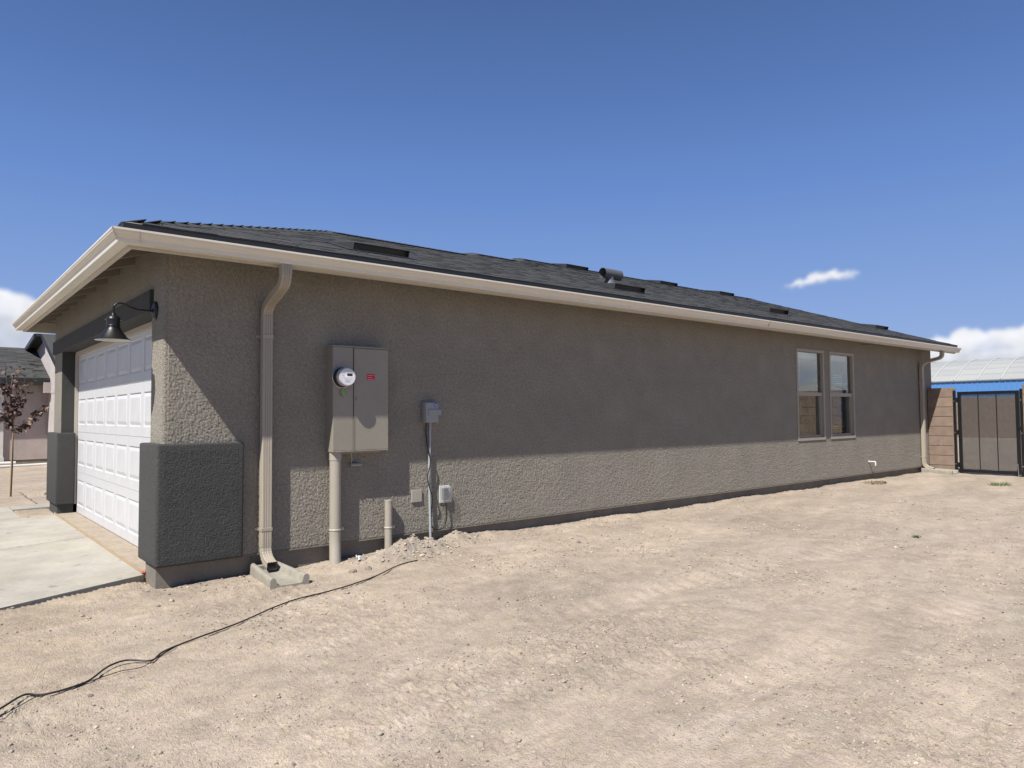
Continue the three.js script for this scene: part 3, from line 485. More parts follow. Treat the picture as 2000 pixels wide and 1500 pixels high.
{ // the room behind them, lit only through its windows
  const r = part('bedroom', house);
  mesh('floor', box(8.5, 15.18, .02, .06, -4.2, -.21), mat.roomDark, r);
  mesh('ceiling', box(8.5, 15.18, 2.52, 2.56, -4.2, -.21), mat.room, r);
  mesh('partition', [box(8.4, 8.5, .06, 2.52, -4.2, -.21), box(8.5, 15.18, .06, 2.52, -4.3, -4.2)], mat.room, r);
  mesh('curtain', box(15.08, 15.12, .5, 2.4, -1.80, -1.30), mat.curtain, r);
  const bl = part('rear_blind', house); for (let i = 0; i < 28; i++) mesh('slat', box(-.022, .022, -.0015, .0015, -2.16, -1.74).rotateZ(1.12).translate(15.17, .93 + i * .05, 0), mat.white, bl);
  mesh('rear_pane', box(15.30, 15.304, .9, 2.2, -2.18, -1.75), mat.glass, r);
}
console.log('house built');

// ---------------------------------------------------------------- electric service on the wall
{
  const p = thing('electrical_panel', 'tan metal electric service panel with round glass meter on the wall', 'electrical panel');
  const x0 = 1.372, x1 = 1.934, y0 = .972, y1 = 1.935, D = .136, xd = 1.572;
  mesh('cabinet', [box(x0, x1, y0 + .008, y1 - .006, -.01, D - .012, .004), box(x0 - .004, x1 + .004, y1 - .012, y1, -.01, D + .006, .003), box(x0, x1, y0, y0 + .01, -.01, D + .002, .003), box(x0 + .05, x1 - .05, y0 - .02, y0, 0, .07)], mat.panel, p);
  mesh('meter_cover', [box(x0 + .001, xd - .002, y0 + .012, y1 - .014, D - .012, D, .003)], mat.panel, p);
  mesh('breaker_door', [box(xd + .004, x1 - .001, y0 + .012, y1 - .02, D - .010, D + .002, .003), box(xd + .004, xd + .007, y0 + .012, y1 - .02, D, D + .007)], mat.panel, p);
  mesh('latch', [new THREE.TorusGeometry(.013, .0022, 8, 20).translate(xd + .022, 1.455, D + .006), bar(V(xd + .009, 1.47, D), V(xd + .009, 1.47, D + .012), .006, 10)], mat.panel, p);
  const cx = 1.455, cy = 1.645, m = part('meter', p);
  mesh('socket_ring', [new THREE.TorusGeometry(.094, .0055, 10, 48).translate(cx, cy, D + .012), new THREE.CylinderGeometry(.094, .098, .02, 48, 1, true).rotateX(Math.PI / 2).translate(cx, cy, D + .006)], mat.steel, m);
  mesh('meter_base', [new THREE.CylinderGeometry(.088, .088, .034, 48).rotateX(Math.PI / 2).translate(cx, cy, D + .015), new THREE.CylinderGeometry(.0835, .086, .05, 48).rotateX(Math.PI / 2).translate(cx, cy, D + .045)], mat.meterBase, m);
  const prof = [[.0838, 0], [.083, .03], [.081, .05], [.076, .057], [0.001, .058]].map(([r, z]) => new THREE.Vector2(r, z));
  mesh('meter_dome', new THREE.LatheGeometry(prof, 48).rotateX(Math.PI / 2).translate(cx, cy, D + .062), M({ color: lin(.60, .60, .63), roughness: .3, metalness: .25 }), m);
  const cv = document.createElement('canvas'); cv.width = cv.height = 256; const k = cv.getContext('2d');
  k.fillStyle = '#d4d4da'; k.fillRect(0, 0, 256, 256); k.fillStyle = '#c2c2c8'; k.fillRect(0, 0, 256, 78); k.fillStyle = '#e8e8ea'; k.fillRect(86, 62, 140, 74); k.fillStyle = '#151a18'; k.fillRect(118, 78, 84, 34);
  k.fillStyle = '#6b6f86'; for (const [x, y, w, h] of [[40, 108, 16, 10], [60, 114, 10, 8], [56, 140, 22, 5], [96, 146, 64, 4], [176, 142, 36, 6], [72, 166, 60, 4], [140, 172, 60, 4], [84, 182, 90, 4], [98, 198, 40, 9], [142, 200, 24, 5], [70, 210, 110, 3]]) k.fillRect(x, y, w, h);
  const ct = new THREE.CanvasTexture(cv); ct.colorSpace = THREE.SRGBColorSpace;
  mesh('meter_face', new THREE.CircleGeometry(.0745, 48).translate(cx, cy, D + .1212), M({ map: ct, roughness: .25 }), m, false);
  const lcd = mesh('display', box(cx - .002, cx + .046, cy + .008, cy + .030, D + .1205, D + .1225), mat.dark, m);
  mesh('seal_wire', [tube([V(cx - .004, cy - .095, D + .015), V(cx - .008, cy - .11, D + .022), V(cx + .004, cy - .12, D + .02)], .0015, 12, 5), tube([V(cx + .006, cy - .095, D + .015), V(cx + .008, cy - .11, D + .02), V(cx + .004, cy - .122, D + .02)], .0015, 12, 5)], mat.steel, m);
  const tagG = box(-.018, .018, -.028, .028, 0, .004, .001).rotateZ(.6).translate(cx + .008, cy - .142, D + .014); mesh('seal_tag', tagG, paint(.17, .42, .09, .5), m).userData.label = 'green plastic seal tag';
  const sv = document.createElement('canvas'); sv.width = 96; sv.height = 72; const q = sv.getContext('2d'); q.fillStyle = '#b3122f'; q.fillRect(0, 0, 96, 72); q.fillStyle = '#e9b6bd'; for (const [y, w] of [[14, 78], [38, 60], [60, 80]]) q.fillRect(8, y, w, 4);
  const st = new THREE.CanvasTexture(sv); st.colorSpace = THREE.SRGBColorSpace;
  mesh('warning_sticker', new THREE.PlaneGeometry(.082, .06).translate(1.748, 1.655, D + .0032), M({ map: st, roughness: .5 }), p, false).userData.label = 'small red warning sticker with white lines';
  mesh('knockout_screw', [[1.41, .0], [1.44, .003], [1.52, .004]].map(([x, dy]) => bar(V(x, y0 + .004 + dy, D - .03), V(x, y0 + .004 + dy, D + .010), .007, 10)), mat.steel, p);
}
function pipeStrap(name, x, y, r, z, parent) {
  mesh(name, [new THREE.TorusGeometry(r + .002, .003, 6, 28).rotateX(Math.PI / 2).scale(1, 3, 1).translate(x, y, z), box(x + r, x + r + .035, y - .012, y + .012, z - .01, z - .002), bar(V(x + r + .012, y, z - .01), V(x + r + .012, y, z + .016), .006, 8)], mat.cream, parent);
}
{
  const c = thing('conduit_riser', 'thick cream pipe running from the service panel into the dirt', 'conduit');
  const x = 1.432, z = .062;
  mesh('pipe', tube([V(x, .985, z), V(x, .6, z), V(x, .3, z), V(x - .003, .16, z + .004), V(x - .014, .02, z + .03), V(x - .03, -.12, z + .06)], .051, 60, 28), mat.conduit, c);
  mesh('coupling', new THREE.CylinderGeometry(.0545, .0545, .075, 28).translate(x, .935, z), mat.conduit, c); pipeStrap('strap', x, .275, .051, z, c);
}
{
  const c = thing('capped_pipe_stub', 'short cream capped pipe stub rising from the dirt mound', 'pipe'), x = 1.985, z = .05;
  mesh('pipe', new THREE.CylinderGeometry(.036, .036, .6, 24).translate(x, .185, z), mat.conduit, c); mesh('cap', [new THREE.CylinderGeometry(.037, .038, .012, 24).translate(x, .487, z)], mat.conduit, c); pipeStrap('strap', x, .235, .036, z, c);
}
{
  const b = thing('bonding_bar', 'small grey grounding bar with wire below the service panel', 'grounding bar');
  mesh('bar', [bar(V(1.60, .845, .03), V(1.705, .843, .03), .015, 14), box(1.615, 1.69, .835, .853, 0, .03)], mat.grey, b); mesh('ground_wire', tube([V(1.585, .972, .06), V(1.59, .935, .065), V(1.602, .90, .05), V(1.605, .86, .03)], .0035, 20, 6), paint(.55, .55, .22, .5), b);
}
{
  const t = thing('network_box', 'grey plastic network box with round blue emblem high on a thin conduit', 'utility box'), x0 = 2.385, x1 = 2.548, y0 = 1.222, y1 = 1.432, D = .085;
  mesh('housing', [box(x0, x1, y0, y1, 0, D - .02, .012), box(x0 + .004, x1 - .004, y0 + .004, y1 - .004, .02, D, .014)], mat.grey, t);
  mesh('latch', box(x0 + .03, x1 + .02, y0 + .072, y0 + .135, .02, D + .010, .008), mat.grey, t);
  const cv = document.createElement('canvas'); cv.width = cv.height = 128; const k = cv.getContext('2d'); k.fillStyle = '#1d3f86'; k.fillRect(0, 0, 128, 128); k.fillStyle = '#cfdcf2'; k.fillRect(40, 30, 13, 56); k.fillRect(75, 30, 13, 56); k.fillRect(48, 50, 32, 13); k.beginPath(); k.arc(64, 92, 14, 0, 7); k.fill();
  const ct = new THREE.CanvasTexture(cv); ct.colorSpace = THREE.SRGBColorSpace; mesh('emblem', new THREE.CircleGeometry(.019, 28).translate(x1 - .042, y1 - .036, D + .0012), M({ map: ct, roughness: .4 }), t, false).userData.label = 'round blue emblem with white mark';
  const c = thing('thin_conduit', 'thin grey pipe from the network box down into the dirt', 'conduit'); mesh('pipe', tube([V(2.472, 1.24, .032), V(2.470, 1.0, .030), V(2.462, .8, .030), V(2.462, .5, .034), V(2.458, -.12, .06)], .0125, 50, 14), mat.pvc, c); mesh('fitting', new THREE.CylinderGeometry(.016, .016, .05, 16).translate(2.472, 1.2, .032), mat.grey, c);
  const w = tube([V(2.425, 1.23, .04), V(2.43, 1.12, .02), V(2.438, .95, .045), V(2.462, .83, .055), V(2.428, .70, .056), V(2.436, .60, .064), V(2.476, .48, .058), V(2.485, .33, .03), V(2.49, .2, .025), V(2.53, .155, .03), V(2.60, .15, .03), V(2.65, .2, .035), V(2.66, .30, .04), V(2.66, .41, .035)], .006, 160, 7);
  tag(mesh('power_cable', w, mat.cable), 'thin black cable looping from the network box to the outlet', 'cable');
}
{
  const o = thing('outlet_cover', 'clear bubble weatherproof outlet cover low on the wall', 'outlet'), x0 = 2.598, x1 = 2.718, y0 = .41, y1 = .578;
  mesh('bubble', box(x0, x1, y0, y1, .006, .07, .022), M({ color: lin(.5, .52, .54), roughness: .2, transparent: true, opacity: .22 }), o);
  mesh('outlet', box(x0 + .028, x1 - .028, y0 + .028, y1 - .022, .003, .045, .006), paint(.10, .105, .11, .5), o); mesh('gasket', box(x0 + .004, x1 - .004, y0 + .004, y1 - .004, -.002, .006), mat.grey, o); mesh('rim', [box(x0 - .003, x1 + .003, y0 - .003, y1 + .003, .003, .012, .004)], mat.white, o);
}
tag(mesh('cover_plate', [box(2.268, 2.385, .44, .562, 0, .016, .004), bar(V(2.326, .53, .014), V(2.326, .53, .018), .004, 8), bar(V(2.326, .47, .014), V(2.326, .47, .018), .004, 8)], mat.conduit), 'square tan blank cover plate on the sunlit wall', 'cover plate');
tag(mesh('drain_pipe', [tube([V(12.27, .36, -.01), V(12.27, .36, .10)], .013, 8, 12), tube([V(12.27, .36, .09), V(12.27, .357, .115), V(12.27, .335, .122), V(12.27, .29, .122)], .014, 16, 12), new THREE.CylinderGeometry(.024, .024, .006, 18).rotateX(Math.PI / 2).translate(12.27, .36, .003)], mat.white), 'white plastic drain elbow low on the wall beyond the windows', 'pipe');
tag(mesh('drain_pipe', [tube([V(12.2, 2.545, -.01), V(12.2, 2.54, .12)], .013, 8, 12), tube([V(12.2, 2.54, .11), V(12.2, 2.537, .135), V(12.2, 2.52, .142), V(12.2, 2.485, .142)], .014, 16, 12)], mat.conduit), 'small drain pipe high under the eave beyond the windows', 'pipe');

// ---------------------------------------------------------------- gooseneck barn lamp
{
  const l = thing('barn_lamp', 'black gooseneck barn lamp beside the garage door', 'wall lamp'), z = -.255, cx = -.31;
  mesh('wall_plate', new THREE.LatheGeometry([[0, 0], [.077, 0], [.077, .008], [.066, .014], [.062, .022], [.02, .025], [.018, .034], [0, .036]].map(([a, b]) => new THREE.Vector2(a + .0001, b)), 36).rotateZ(Math.PI / 2).translate(-.001, 2.168, z), mat.black, l);
  mesh('arm', tube([V(-.02, 2.165, z), V(-.09, 2.164, z), V(-.14, 2.166, z), V(-.19, 2.182, z), V(-.235, 2.203, z), V(-.275, 2.205, z), V(-.303, 2.185, z), V(cx, 2.15, z), V(cx, 2.12, z)], .0085, 60, 12), mat.black, l);
  const sh = [[.0, 2.128], [.014, 2.126], [.018, 2.115], [.014, 2.106], [.03, 2.104], [.044, 2.094], [.05, 2.078], [.052, 2.07], [.048, 2.066], [.048, 2.028], [.053, 2.024], [.053, 2.018], [.047, 2.014], [.062, 1.985], [.104, 1.926], [.128, 1.914], [.131, 1.910]].map(([r, y]) => new THREE.Vector2(r + .0001, y));
  mesh('shade', new THREE.LatheGeometry(sh, 48).translate(cx, 0, z), mat.black, l);
  mesh('shade_lining', new THREE.LatheGeometry([[.128, 1.9085], [.124, 1.912], [.10, 1.924], [.058, 1.983], [.04, 2.01], [.0, 2.012]].map(([r, y]) => new THREE.Vector2(r + .0001, y)), 48).translate(cx, 0, z), mat.white, l);
  mesh('socket_screw', [bar(V(cx - .06, 2.07, z), V(cx + .06, 2.07, z), .003, 6)], mat.steel, l);
}

// ---------------------------------------------------------------- splash blocks
function splash(name, label, x, z, turn, s = 1) {
  const o = thing(name, label, 'splash block', 'concrete splash blocks'), n = 22, len = .60, rows = [];
  for (let i = 0; i <= n; i++) {
    const t = i / n, w = mix(.115, .155, t), fl = mix(.045, .022, t), rim = mix(.105, .085, t), zz = t * len, wall = .045, r = [];
    r.push(V(-w, 0, zz)); r.push(V(-w - .002, rim * .7, zz)); for (let k = 0; k <= 6; k++) { const a = Math.PI - k / 6 * Math.PI; r.push(V(-w + wall / 2 + Math.cos(a) * wall / 2, rim - .018 + Math.sin(a) * .018, zz)); }
    r.push(V(-w + wall + .012, fl + .006, zz)); r.push(V(-w + wall + .03, fl, zz)); r.push(V(w - wall - .03, fl, zz)); r.push(V(w - wall - .012, fl + .006, zz));
    for (let k = 0; k <= 6; k++) { const a = Math.PI - k / 6 * Math.PI; r.push(V(w - wall / 2 + Math.cos(a) * wall / 2, rim - .018 + Math.sin(a) * .018, zz)); }
    r.push(V(w + .002, rim * .7, zz)); r.push(V(w, 0, zz)); rows.push(r);
  }
  const end = (r) => { const c = V(0, 0, r[0].z); return quadStrip([r, r.map((p) => V(p.x, 0, p.z))]); };
  mesh('channel', [toCreasedNormals(quadStrip(rows), .7), toCreasedNormals(end(rows[0]), .5), toCreasedNormals(end(rows[n]), .5), box(-.11, .11, .01, .085, .0, .04, .01)], mat.splash, o);
  o.position.set(x, groundY(x, z + .3) - .012, z); o.rotation.y = turn; o.scale.setScalar(s); return o;
}
splash('splash_block', 'concrete splash block under the near downspout', .80, .02, -.03, 1.0);
splash('splash_block', 'concrete splash block under the far downspout beside the block wall', 14.72, .04, -.05, 1.0);

// ---------------------------------------------------------------- cords on the ground
{
  const lay = (pts, r, lift) => {
    const c = new THREE.CatmullRomCurve3(pts.map(([x, z, h]) => V(x, (h ?? lift), z))), n = 260, ps = c.getSpacedPoints(n);
    const gy = ps.map((p) => Math.max(groundY(p.x, p.z), groundY(p.x + .01, p.z), groundY(p.x, p.z + .01)));
    const hi = gy.map((_, i) => { let m = 0, w = 0; for (let k = -16; k <= 16; k++) { const q = gy[clamp(i + k, 0, n)]; m += q; w++; } return m / w + .003; });
    return tube(ps.map((p, i) => V(p.x, hi[i] + r * .9 + p.y, p.z)), r, 420, 8);
  };
  const cordPts = [[-1.6, 2.35], [-1.251, 2.069, .02], [-1.17, 1.985, .02], [-1.056, 1.85, .015], [-1.008, 1.863], [-.956, 1.874], [-.805, 1.814], [-.649, 1.625, .012], [-.569, 1.6, .014], [-.459, 1.67], [-.373, 1.568], [-.129, 1.427, .003], [.13, 1.301, .003], [.578, 1.06, .004], [.926, .978, .003], [1.402, .823, .004], [1.759, .65, .004], [1.941, .629, .003]];
  const dense = []; for (let i = 0; i + 1 < cordPts.length; i++) dense.push(cordPts[i]); dense.push(cordPts.at(-1));
  tag(mesh('extension_cord', lay(dense, .005, .003), mat.cable), 'long black cord snaking across the dirt from the mound to the left foreground', 'cord');
  tag(mesh('thin_wire', lay([[-1.6, 2.42], [-1.253, 2.11], [-1.173, 2.03], [-1.077, 1.94], [-1.008, 1.875], [-.912, 1.866], [-.805, 1.822], [-.712, 1.755], [-.618, 1.708], [-.522, 1.725], [-.459, 1.68], [-.378, 1.592], [-.285, 1.522]], .0022, .005), mat.cable), 'thin dark wire lying beside the black cord in the left foreground', 'wire');
}
{ // a scrap of clear wrapper and a red marker rag
  const g = new THREE.PlaneGeometry(.07, .055, 8, 6), p = g.attributes.position; for (let i = 0; i < p.count; i++) p.setZ(i, .016 * noise(p.getX(i) * 60, p.getY(i) * 60, 400)); g.computeVertexNormals();
  const o = mesh('plastic_wrapper', g, M({ color: lin(.72, .72, .76), roughness: .2 })); o.position.set(1.60, groundY(1.6, .19) + .03, .19); o.rotation.set(-.8, .5, .2); tag(o, 'crumpled shiny clear wrapper beside the dirt mound', 'litter');
  const r = new THREE.IcosahedronGeometry(.016, 2), rp = r.attributes.position; for (let i = 0; i < rp.count; i++) { const k = 1 + .6 * noise(rp.getX(i) * 90, rp.getY(i) * 90 + rp.getZ(i) * 60, 402); rp.setXYZ(i, rp.getX(i) * k * 1.4, rp.getY(i) * k * .6, rp.getZ(i) * k); } r.computeVertexNormals();
  const q = mesh('marking_tape', r, paint(.55, .12, .09, .7)); q.position.set(-.049, .045, -.345); tag(q, 'scrap of red tape at the driveway joint by the pillar', 'tape');
}

// ---------------------------------------------------------------- block walls and gate
const blockGeo = (len) => metreUV(new RoundedBoxGeometry(.19, .1925, len, 1, .006));
const gFull = blockGeo(.396), gHalf = blockGeo(.193), gLong = blockGeo(.478);
function blockWall(name, label, X, z0, z1, courses, y0, opts = {}) {
  const w = thing(name, label, 'block wall');
  mesh('mortar_core', box(X - .085, X + .085, y0, y0 + courses * .2032 - .012, z0 + .004, z1 - .004), mat.mortar, w);
  for (let c = 0; c < courses; c++) {
    let z = z0, k = 0; const y = y0 + (c + .5) * .2032;
    if (opts.single) { if (c === 3) for (const dz of [.125, .365]) { const o = mesh('block', blockGeo(.23), blockMats[c % 4], w, false); o.position.set(X, y, z0 + dz); } else { const o = mesh('block', gLong, blockMats[(c * 3 + 1) % 4], w, false); o.position.set(X, y, (z0 + z1) / 2); } continue; }
    if (c % 2) { const o = mesh('block', gHalf, blockMats[c % 4], w, false); o.position.set(X, y, z + .1); z += .2032; }
    while (z + .40 < z1 + .01) { const o = mesh('block', gFull, blockMats[Math.floor(rnd() * 4)], w, false); o.position.set(X + rr(-.002, .002), y, z + .2032); z += .4064; }
    if (z + .19 < z1) { const o = mesh('block', gHalf, blockMats[c % 4], w, false); o.position.set(X, y, z + .1); }
  }
  return w;
}
blockWall('block_wall', 'short tan block wall stub between the house and the gate', 15.2, .006, .494, 9, -.045, { single: true });
blockWall('block_wall', 'tan block wall to the right of the gate', 15.2, 1.715, 7.0, 9, -.02);
blockWall('block_wall', 'distant tan block wall seen through the gate screen', 37.0, -9.7, -1.6, 10, -.12);
{
  const g = thing('metal_gate', 'black steel gate with dark perforated screen between two block walls', 'gate'), X = 15.14, z0 = .575, z1 = 1.655, y0 = .0, y1 = 1.69, t = .062;
  for (const z of [z0, z1 - t]) mesh('stile', box(X - .025, X + .025, y0, y1, z, z + t, .004), mat.black, g);
  for (const y of [y0 + .035, y1 - t]) mesh('rail', box(X - .0245, X + .0245, y, y + t, z0 + t, z1 - t), mat.black, g);
  for (const k of [1, 2]) mesh('bar', box(X - .034, X - .026, y0 + .05, y1 - .02, mix(z0 + t, z1 - t, k / 3) - .007, mix(z0 + t, z1 - t, k / 3) + .007), mat.black, g);
  const holes = heightTex(64, (u, v) => { const a = (u * 8) % 1 - .5, b = (v * 8) % 1 - .5; return Math.hypot(a, b) < .295 ? 0 : 1; });
  const am = holes.clone(); am.repeat.set(1 / .032, 1 / .032); am.needsUpdate = true;
  mesh('screen', box(X - .003, X - .001, y0 + .10, y1 - t, z0 + t, z1 - t), M({ color: lin(.05, .048, .046), roughness: .6, alphaMap: am, transparent: true }), g);
  for (const y of [.18, .85, 1.52]) mesh('hinge', bar(V(X, y - .05, z0 - .018), V(X, y + .05, z0 - .018), .012, 10), mat.black, g);
  mesh('latch', [box(X - .03, X + .01, .92, .98, z1, z1 + .045), bar(V(X - .05, .95, z1 - .03), V(X - .05, .95, z1 + .03), .008, 8)], mat.black, g);
  mesh('drop_rod', [bar(V(X - .04, .25, z1 - .05), V(X - .04, .0, z1 - .04), .007, 8), bar(V(X - .05, .04, z1 + .01), V(X - .12, .01, z1 - .03), .006, 6)], mat.steel, g);
  const hp = thing('gate_post', 'slim black post bolted to the block stub, hinge side of the gate', 'post'); mesh('post', box(15.10, 15.16, -.12, 1.72, .499, .542, .004), mat.black, hp); mesh('bolt', [.2, .85, 1.5].map((y) => bar(V(15.09, y, .52), V(15.10, y, .52), .012, 6)), mat.steel, hp);
  const lp = thing('gate_post', 'slim black post on the block wall, latch side of the gate', 'post'); mesh('post', box(15.10, 15.16, -.12, 1.72, 1.672, 1.712, .004), mat.black, lp); mesh('bolt', [.2, .85, 1.5].map((y) => bar(V(15.09, y, 1.69), V(15.10, y, 1.69), .012, 6)), mat.steel, lp);
}

// ---------------------------------------------------------------- small weeds
function weed(name, label, x, z, n, h, spread, m, lean) {
  const pos = []; for (let i = 0; i < n; i++) {
    const a = rr(0, 6.28), r = spread * Math.sqrt(rnd()), bx = Math.cos(a) * r, bz = Math.sin(a) * r * .6, hh = h * rr(.5, 1), lx = rr(-1, 1) * lean, lz = rr(-1, 1) * lean, w = .004 + .006 * rnd();
    pos.push(bx - w, 0, bz, bx + w, 0, bz + w, bx + lx, hh, bz + lz); pos.push(bx + lx * .5 - w * 1.4, hh * .5, bz + lz * .5, bx + lx * .5 + w * 2, hh * .6, bz + lz * .5 + w, bx + lx * 1.6, hh * .75, bz + lz * 1.3);
  }
  const g = new THREE.BufferGeometry(); g.setAttribute('position', new THREE.Float32BufferAttribute(pos, 3)); g.computeVertexNormals(); const o = mesh(name, g, m); o.position.set(x, groundY(x, z) - .004, z); return tag(o, label, 'weed', 'weeds in the dirt');
}
weed('green_weed', 'low green weed in front of the gate', 13.06, 1.88, 90, .07, .28, M({ color: lin(.10, .16, .05), roughness: .8 }), .05);
weed('green_weed', 'tiny green weed in open dirt right of the wall', 6.5, 3.0, 26, .035, .06, M({ color: lin(.10, .14, .06), roughness: .8 }), .03);
weed('dry_weed', 'dry brown weed tuft on the ground below the drain elbow', 11.75, .34, 110, .045, .26, M({ color: lin(.20, .15, .09), roughness: .9 }), .06);

// ---------------------------------------------------------------- sapling with its stake
{
  const t = thing('plum_sapling', 'young purple-leaved sapling in the dirt before the pink house', 'tree'), bx = -.20, bz = -8.95;
  const spine = [V(bx, -.05, bz), V(bx + .012, .6, bz), V(bx, 1.2, bz + .01), V(bx - .03, 1.7, bz), V(bx, 2.05, bz)];
  mesh('trunk', tube(spine, .012, 40, 8), mat.bark, t);
  const limbs = [], leaves = [], curve = (pts) => new THREE.CatmullRomCurve3(pts);
  const branch = (y, dx, dy, dz, n) => { const c = curve([V(bx, y, bz), V(bx + dx * .5, y + dy * .38, bz + dz * .5), V(bx + dx, y + dy, bz + dz)]); limbs.push(new THREE.TubeGeometry(c, 14, .0048, 6)); for (let i = 0; i < n; i++) leaves.push([c.getPoint(.22 + .78 * rnd()), .07]); };
  branch(1.08, .42, .42, .05, 26); branch(1.05, .52, .52, .12, 26); branch(1.25, .16, .75, .15, 30); branch(1.3, -.2, .7, .1, 28); branch(1.2, -.35, .5, .12, 26); branch(1.15, -.5, .42, -.1, 20); branch(1.4, .1, .82, -.1, 28); branch(1.5, -.12, .75, -.12, 26); branch(1.35, .26, .6, -.18, 20); branch(1.25, -.15, .35, .2, 22);
  for (let i = 0; i < 46; i++) leaves.push([V(bx, rr(1.1, 2.15), bz), .06]);
  mesh('branch', limbs, mat.bark, t);
  const tones = [[.095, .05, .045], [.065, .032, .03], [.18, .11, .08], [.30, .22, .15]], bins = tones.map(() => []);
  for (const [p, sp] of leaves) {
    const s = rr(.032, .052), g = quadStrip([[V(0, 0, 0), V(0, 0, 0), V(0, 0, 0)], [V(-.75, .22, .55), V(0, 0, .6), V(.75, .22, .55)], [V(-.8, .26, 1.15), V(0, .02, 1.2), V(.8, .26, 1.15)], [V(0, .02, 1.9), V(0, .02, 1.95), V(0, .02, 1.9)]]);
    g.scale(s, s, s).rotateX(rr(.1, 1.5)).rotateY(rr(0, 6.28)).rotateZ(rr(-.6, .6)).translate(p.x + rr(-sp, sp), p.y + rr(-sp, sp) - .02, p.z + rr(-sp, sp));
    const k = rnd(); bins[k < .42 ? 0 : k < .74 ? 1 : k < .93 ? 2 : 3].push(g);
  }
  bins.forEach((b, i) => mesh('crown', b, M({ color: lin(...tones[i]), roughness: .55 }), t));
  tag(mesh('stake', [bar(V(bx - .018, -.15, bz + .03), V(bx + .012, 1.28, bz + .028), .011, 10, .009)], mat.wood), 'bamboo stake tied beside the purple sapling', 'stake');
}

// ---------------------------------------------------------------- pink neighbouring house
{
  const h = thing('neighbour_house', 'pink stucco house with dark roof beyond the sapling', 'house'), Z = -18.9;
  mesh('wall', box(-9, 1.52, .1, 2.45, Z - .2, Z), mat.pink, h); mesh('foundation', box(-9, 6, -.4, .1, Z - .2, Z - .02), mat.stem, h);
  mesh('wall', box(1.52, 1.72, .1, 2.1, -27, -16.4), mat.pale, h); mesh('wall', box(1.72, 7, .1, 2.6, -16.6, -16.4), mat.pink, h);
  const sh = new THREE.Shape(); sh.moveTo(16.4, 2.60); sh.lineTo(19.55, 3.72); sh.lineTo(23.2, 3.3); sh.lineTo(23.2, 2.0); sh.lineTo(16.4, 2.0); sh.closePath();
  mesh('gable', new THREE.ExtrudeGeometry(sh, { depth: .15, bevelEnabled: false }).rotateY(Math.PI / 2).translate(1.51, 0, 0), mat.pale, h);
  mesh('ledge', box(1.34, 1.6, 2.02, 2.32, -18.88, -18.3), mat.pink, h);
  const rf = part('roof', h);
  const slope = (a, b, c, d) => mesh('slope', slabFrom([a, b, c, d], .08), shingleMats[4], rf);
  slope(V(-9.3, 2.43, Z + .45), V(1.51, 2.43, Z + .45), V(1.51, 3.55, Z - 3.0), V(-9.3, 3.55, Z - 3.0)); slope(V(-9.3, 3.55, Z - 3.0), V(1.51, 3.55, Z - 3.0), V(1.51, 2.43, Z - 6.4), V(-9.3, 2.43, Z - 6.4));
  slope(V(1.40, 3.84, -19.55), V(8, 3.84, -19.55), V(8, 2.62, -16.1), V(1.40, 2.62, -16.1)); slope(V(1.25, 3.84, -19.55), V(8, 3.84, -19.55), V(8, 3.42, -23.3), V(1.25, 3.42, -23.3));
  { // shingle courses on the slope that faces us
    const gs = [[], [], [], []], tl = Math.atan(1.12 / 3.45); for (let r = 0; r < 24; r++) { const zz = Z + .45 - r * .145, yy = 2.43 + r * .145 * (1.12 / 3.45); for (let x = -1.6; x < 1.5;) { const w = rr(.2, .4); gs[Math.floor(rnd() * 4)].push(box(-w / 2 + .003, w / 2 - .003, 0, rnd() < .5 ? .02 : .012, -.15, 0).rotateX(tl).translate(Math.min(x + w / 2, 1.5 - w / 2), yy, zz)); x += w; } }
    gs.forEach((g, i) => { mesh('shingle_courses', g, shingleMats[i], rf).userData.kind = 'stuff'; });
    const g2 = []; for (let r = 0; r < 22; r++) for (let x = 1.41; x < 3.2; x += .3) g2.push(box(0, .294, 0, .018, -.16, 0).rotateX(Math.atan(1.22 / 3.45)).translate(x, 2.62 + r * .15 * (1.22 / 3.45), -16.1 - r * .15)); mesh('shingle_courses', g2, shingleMats[2], rf).userData.kind = 'stuff';
  }
  mesh('fascia', [box(-9.3, 1.50, 2.24, 2.40, Z + .40, Z + .47)], mat.blackFascia, h);
  mesh('rake_board', [slabFrom([V(1.37, 3.83, -19.55), V(1.41, 3.83, -19.55), V(1.41, 2.60, -16.1), V(1.37, 2.60, -16.1)], .09), slabFrom([V(1.2, 3.83, -19.55), V(1.26, 3.83, -19.55), V(1.26, 3.41, -23.3), V(1.2, 3.41, -23.3)], .14)], mat.blackFascia, h);
  mesh('gutter', box(1.15, 1.4, 3.2, 3.42, -23.6, -23.25), mat.blackFascia, h);
  mesh('downspout', [box(.36, .45, .12, 2.3, Z, Z + .07), box(.34, .47, .08, .2, Z, Z + .12)], mat.white, h);
  mesh('trim', box(-2, .12, .1, 1.2, Z, Z + .12), mat.jamb, h);
  const p1 = mesh('drain_pipe', bar(V(-2.5, .04, -18.45), V(.72, .03, -18.5), .055, 14), mat.white); tag(p1, 'white plastic pipe lying left of the sapling at the pink house', 'pipe');
  const p2 = mesh('drain_pipe', bar(V(-.4, -.02, -17.6), V(2.2, .0, -17.9), .045, 14), mat.white); tag(p2, 'white plastic pipe lying on the dirt in front of the pink house', 'pipe');
}

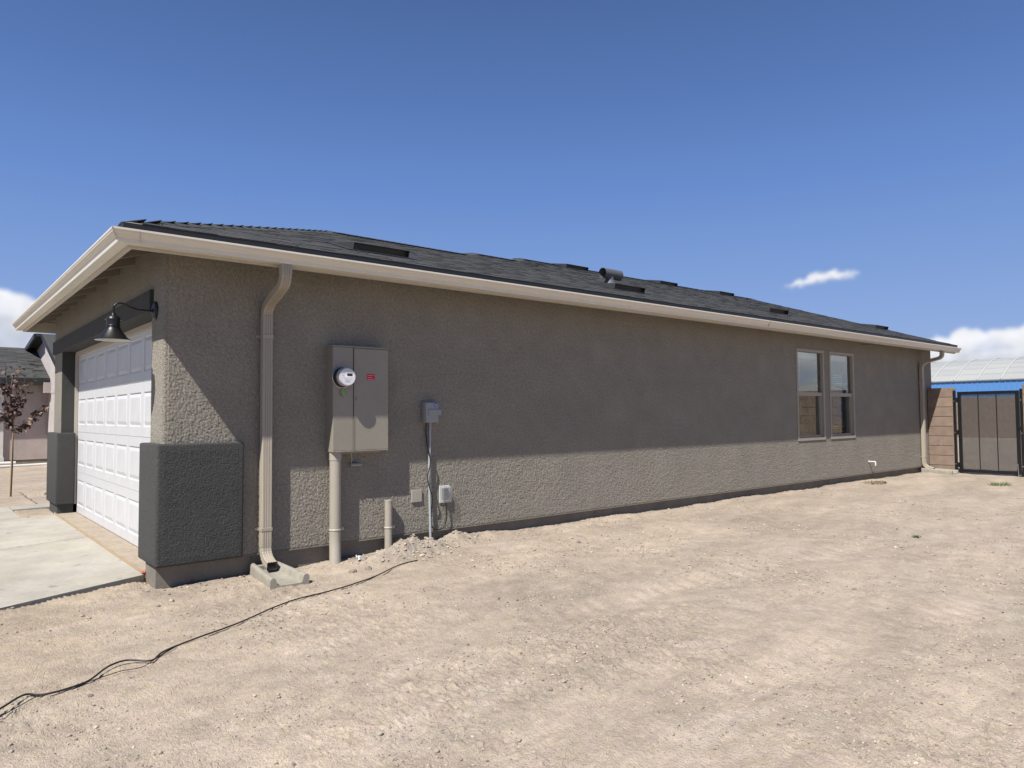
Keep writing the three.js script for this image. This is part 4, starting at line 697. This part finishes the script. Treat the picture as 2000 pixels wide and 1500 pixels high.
// ---------------------------------------------------------------- far metal building
{
  const b = thing('metal_building', 'long blue metal building with pale curved panel roof beyond the gate', 'building'), X = 101, z0 = -62, z1 = 34;
  mesh('wall', box(X, X + 24, -.5, 5.05, z0, z1), paint(.09, .245, .56, .5), b);
  const arc = (t) => [X - .12 + 9 * t, 5.1 + 3.1 * Math.sin(t * Math.PI / 2)], cols = Math.round((z1 - z0) / 2.6), roofMat = [.38, .405, .39].map((k) => paint(k * .97, k, k * .985, .6)), rp = part('roof', b), pieces = [0, 1, 2].map(() => 0);
  const near = (i) => z0 + i * 2.6 > -38 && z0 + i * 2.6 < 6;
  for (let i = 0; i < cols; i++) { const a = z0 + i * 2.6 + .04, c = z0 + (i + 1) * 2.6 - .04;
    for (let k = 0; k < 6; k++) { const [x0, y0] = arc(k / 6 + .002), [x1, y1] = arc((k + 1) / 6 - .002), g = quadStrip([[V(x0, y0, a), V(x0, y0, c)], [V(x1, y1, a), V(x1, y1, c)]]); mesh('roof_panel', g, roofMat[Math.floor(rnd() * 3)], rp); } }
  const under = []; for (let k = 0; k < 6; k++) { const [x0, y0] = arc(k / 6), [x1, y1] = arc((k + 1) / 6); under.push(quadStrip([[V(x0, y0 - .06, z0), V(x0, y0 - .06, z1)], [V(x1, y1 - .06, z0), V(x1, y1 - .06, z1)]])); }
  mesh('roof_lining', under, paint(.72, .72, .70, .6), rp);
  mesh('roof_panel', quadStrip([[V(X + 8.88, 8.19, z0), V(X + 8.88, 8.19, z1)], [V(X + 24.4, 5.1, z0), V(X + 24.4, 5.1, z1)]]), roofMat[1], rp);
  const seams = []; for (let i = 0; i <= cols; i++) for (let k = 0; k < 6; k++) { const [x0, y0] = arc(k / 6), [x1, y1] = arc((k + 1) / 6); seams.push(bar(V(x0, y0 + .03, z0 + i * 2.6), V(x1, y1 + .03, z0 + i * 2.6), .10, 5)); }
  const sm = mesh('standing_seam', seams, paint(.50, .515, .505, .5), rp); sm.userData.kind = 'stuff';
  mesh('eave_trim', box(X - .2, X - .1, 4.98, 5.12, z0, z1), paint(.2, .22, .24, .5), b);
  const ribs = []; for (let z = -40; z < 5; z += .6) ribs.push(box(X - .06, X + .01, 0, 5.0, z, z + .12)); mesh('wall_rib', ribs, paint(.09, .25, .58, .5), b).userData.kind = 'stuff';
}
{ // hoop barn that the window panes mirror
  const b = thing('hoop_barn', 'pale arched hoop barn mirrored in the window panes', 'barn');
  const arcs = []; for (let i = 0; i <= 28; i++) { const a = Math.PI * i / 28; arcs.push([Math.cos(a) * 7, Math.sin(a) * 6.4]); }
  mesh('cover', quadStrip([arcs.map(([z, y]) => V(118, y, 55 + z)), arcs.map(([z, y]) => V(146, y, 55 + z))]), paint(.5, .53, .52, .7), b);
  const sh = new THREE.Shape(arcs.map(([z, y]) => new THREE.Vector2(-z, y))); mesh('end_wall', new THREE.ExtrudeGeometry(sh, { depth: .1, bevelEnabled: false }).rotateY(Math.PI / 2).translate(118.02, 0, 55), paint(.45, .47, .46, .7), b);
}
console.log('built');
renderer.render(scene, camera);
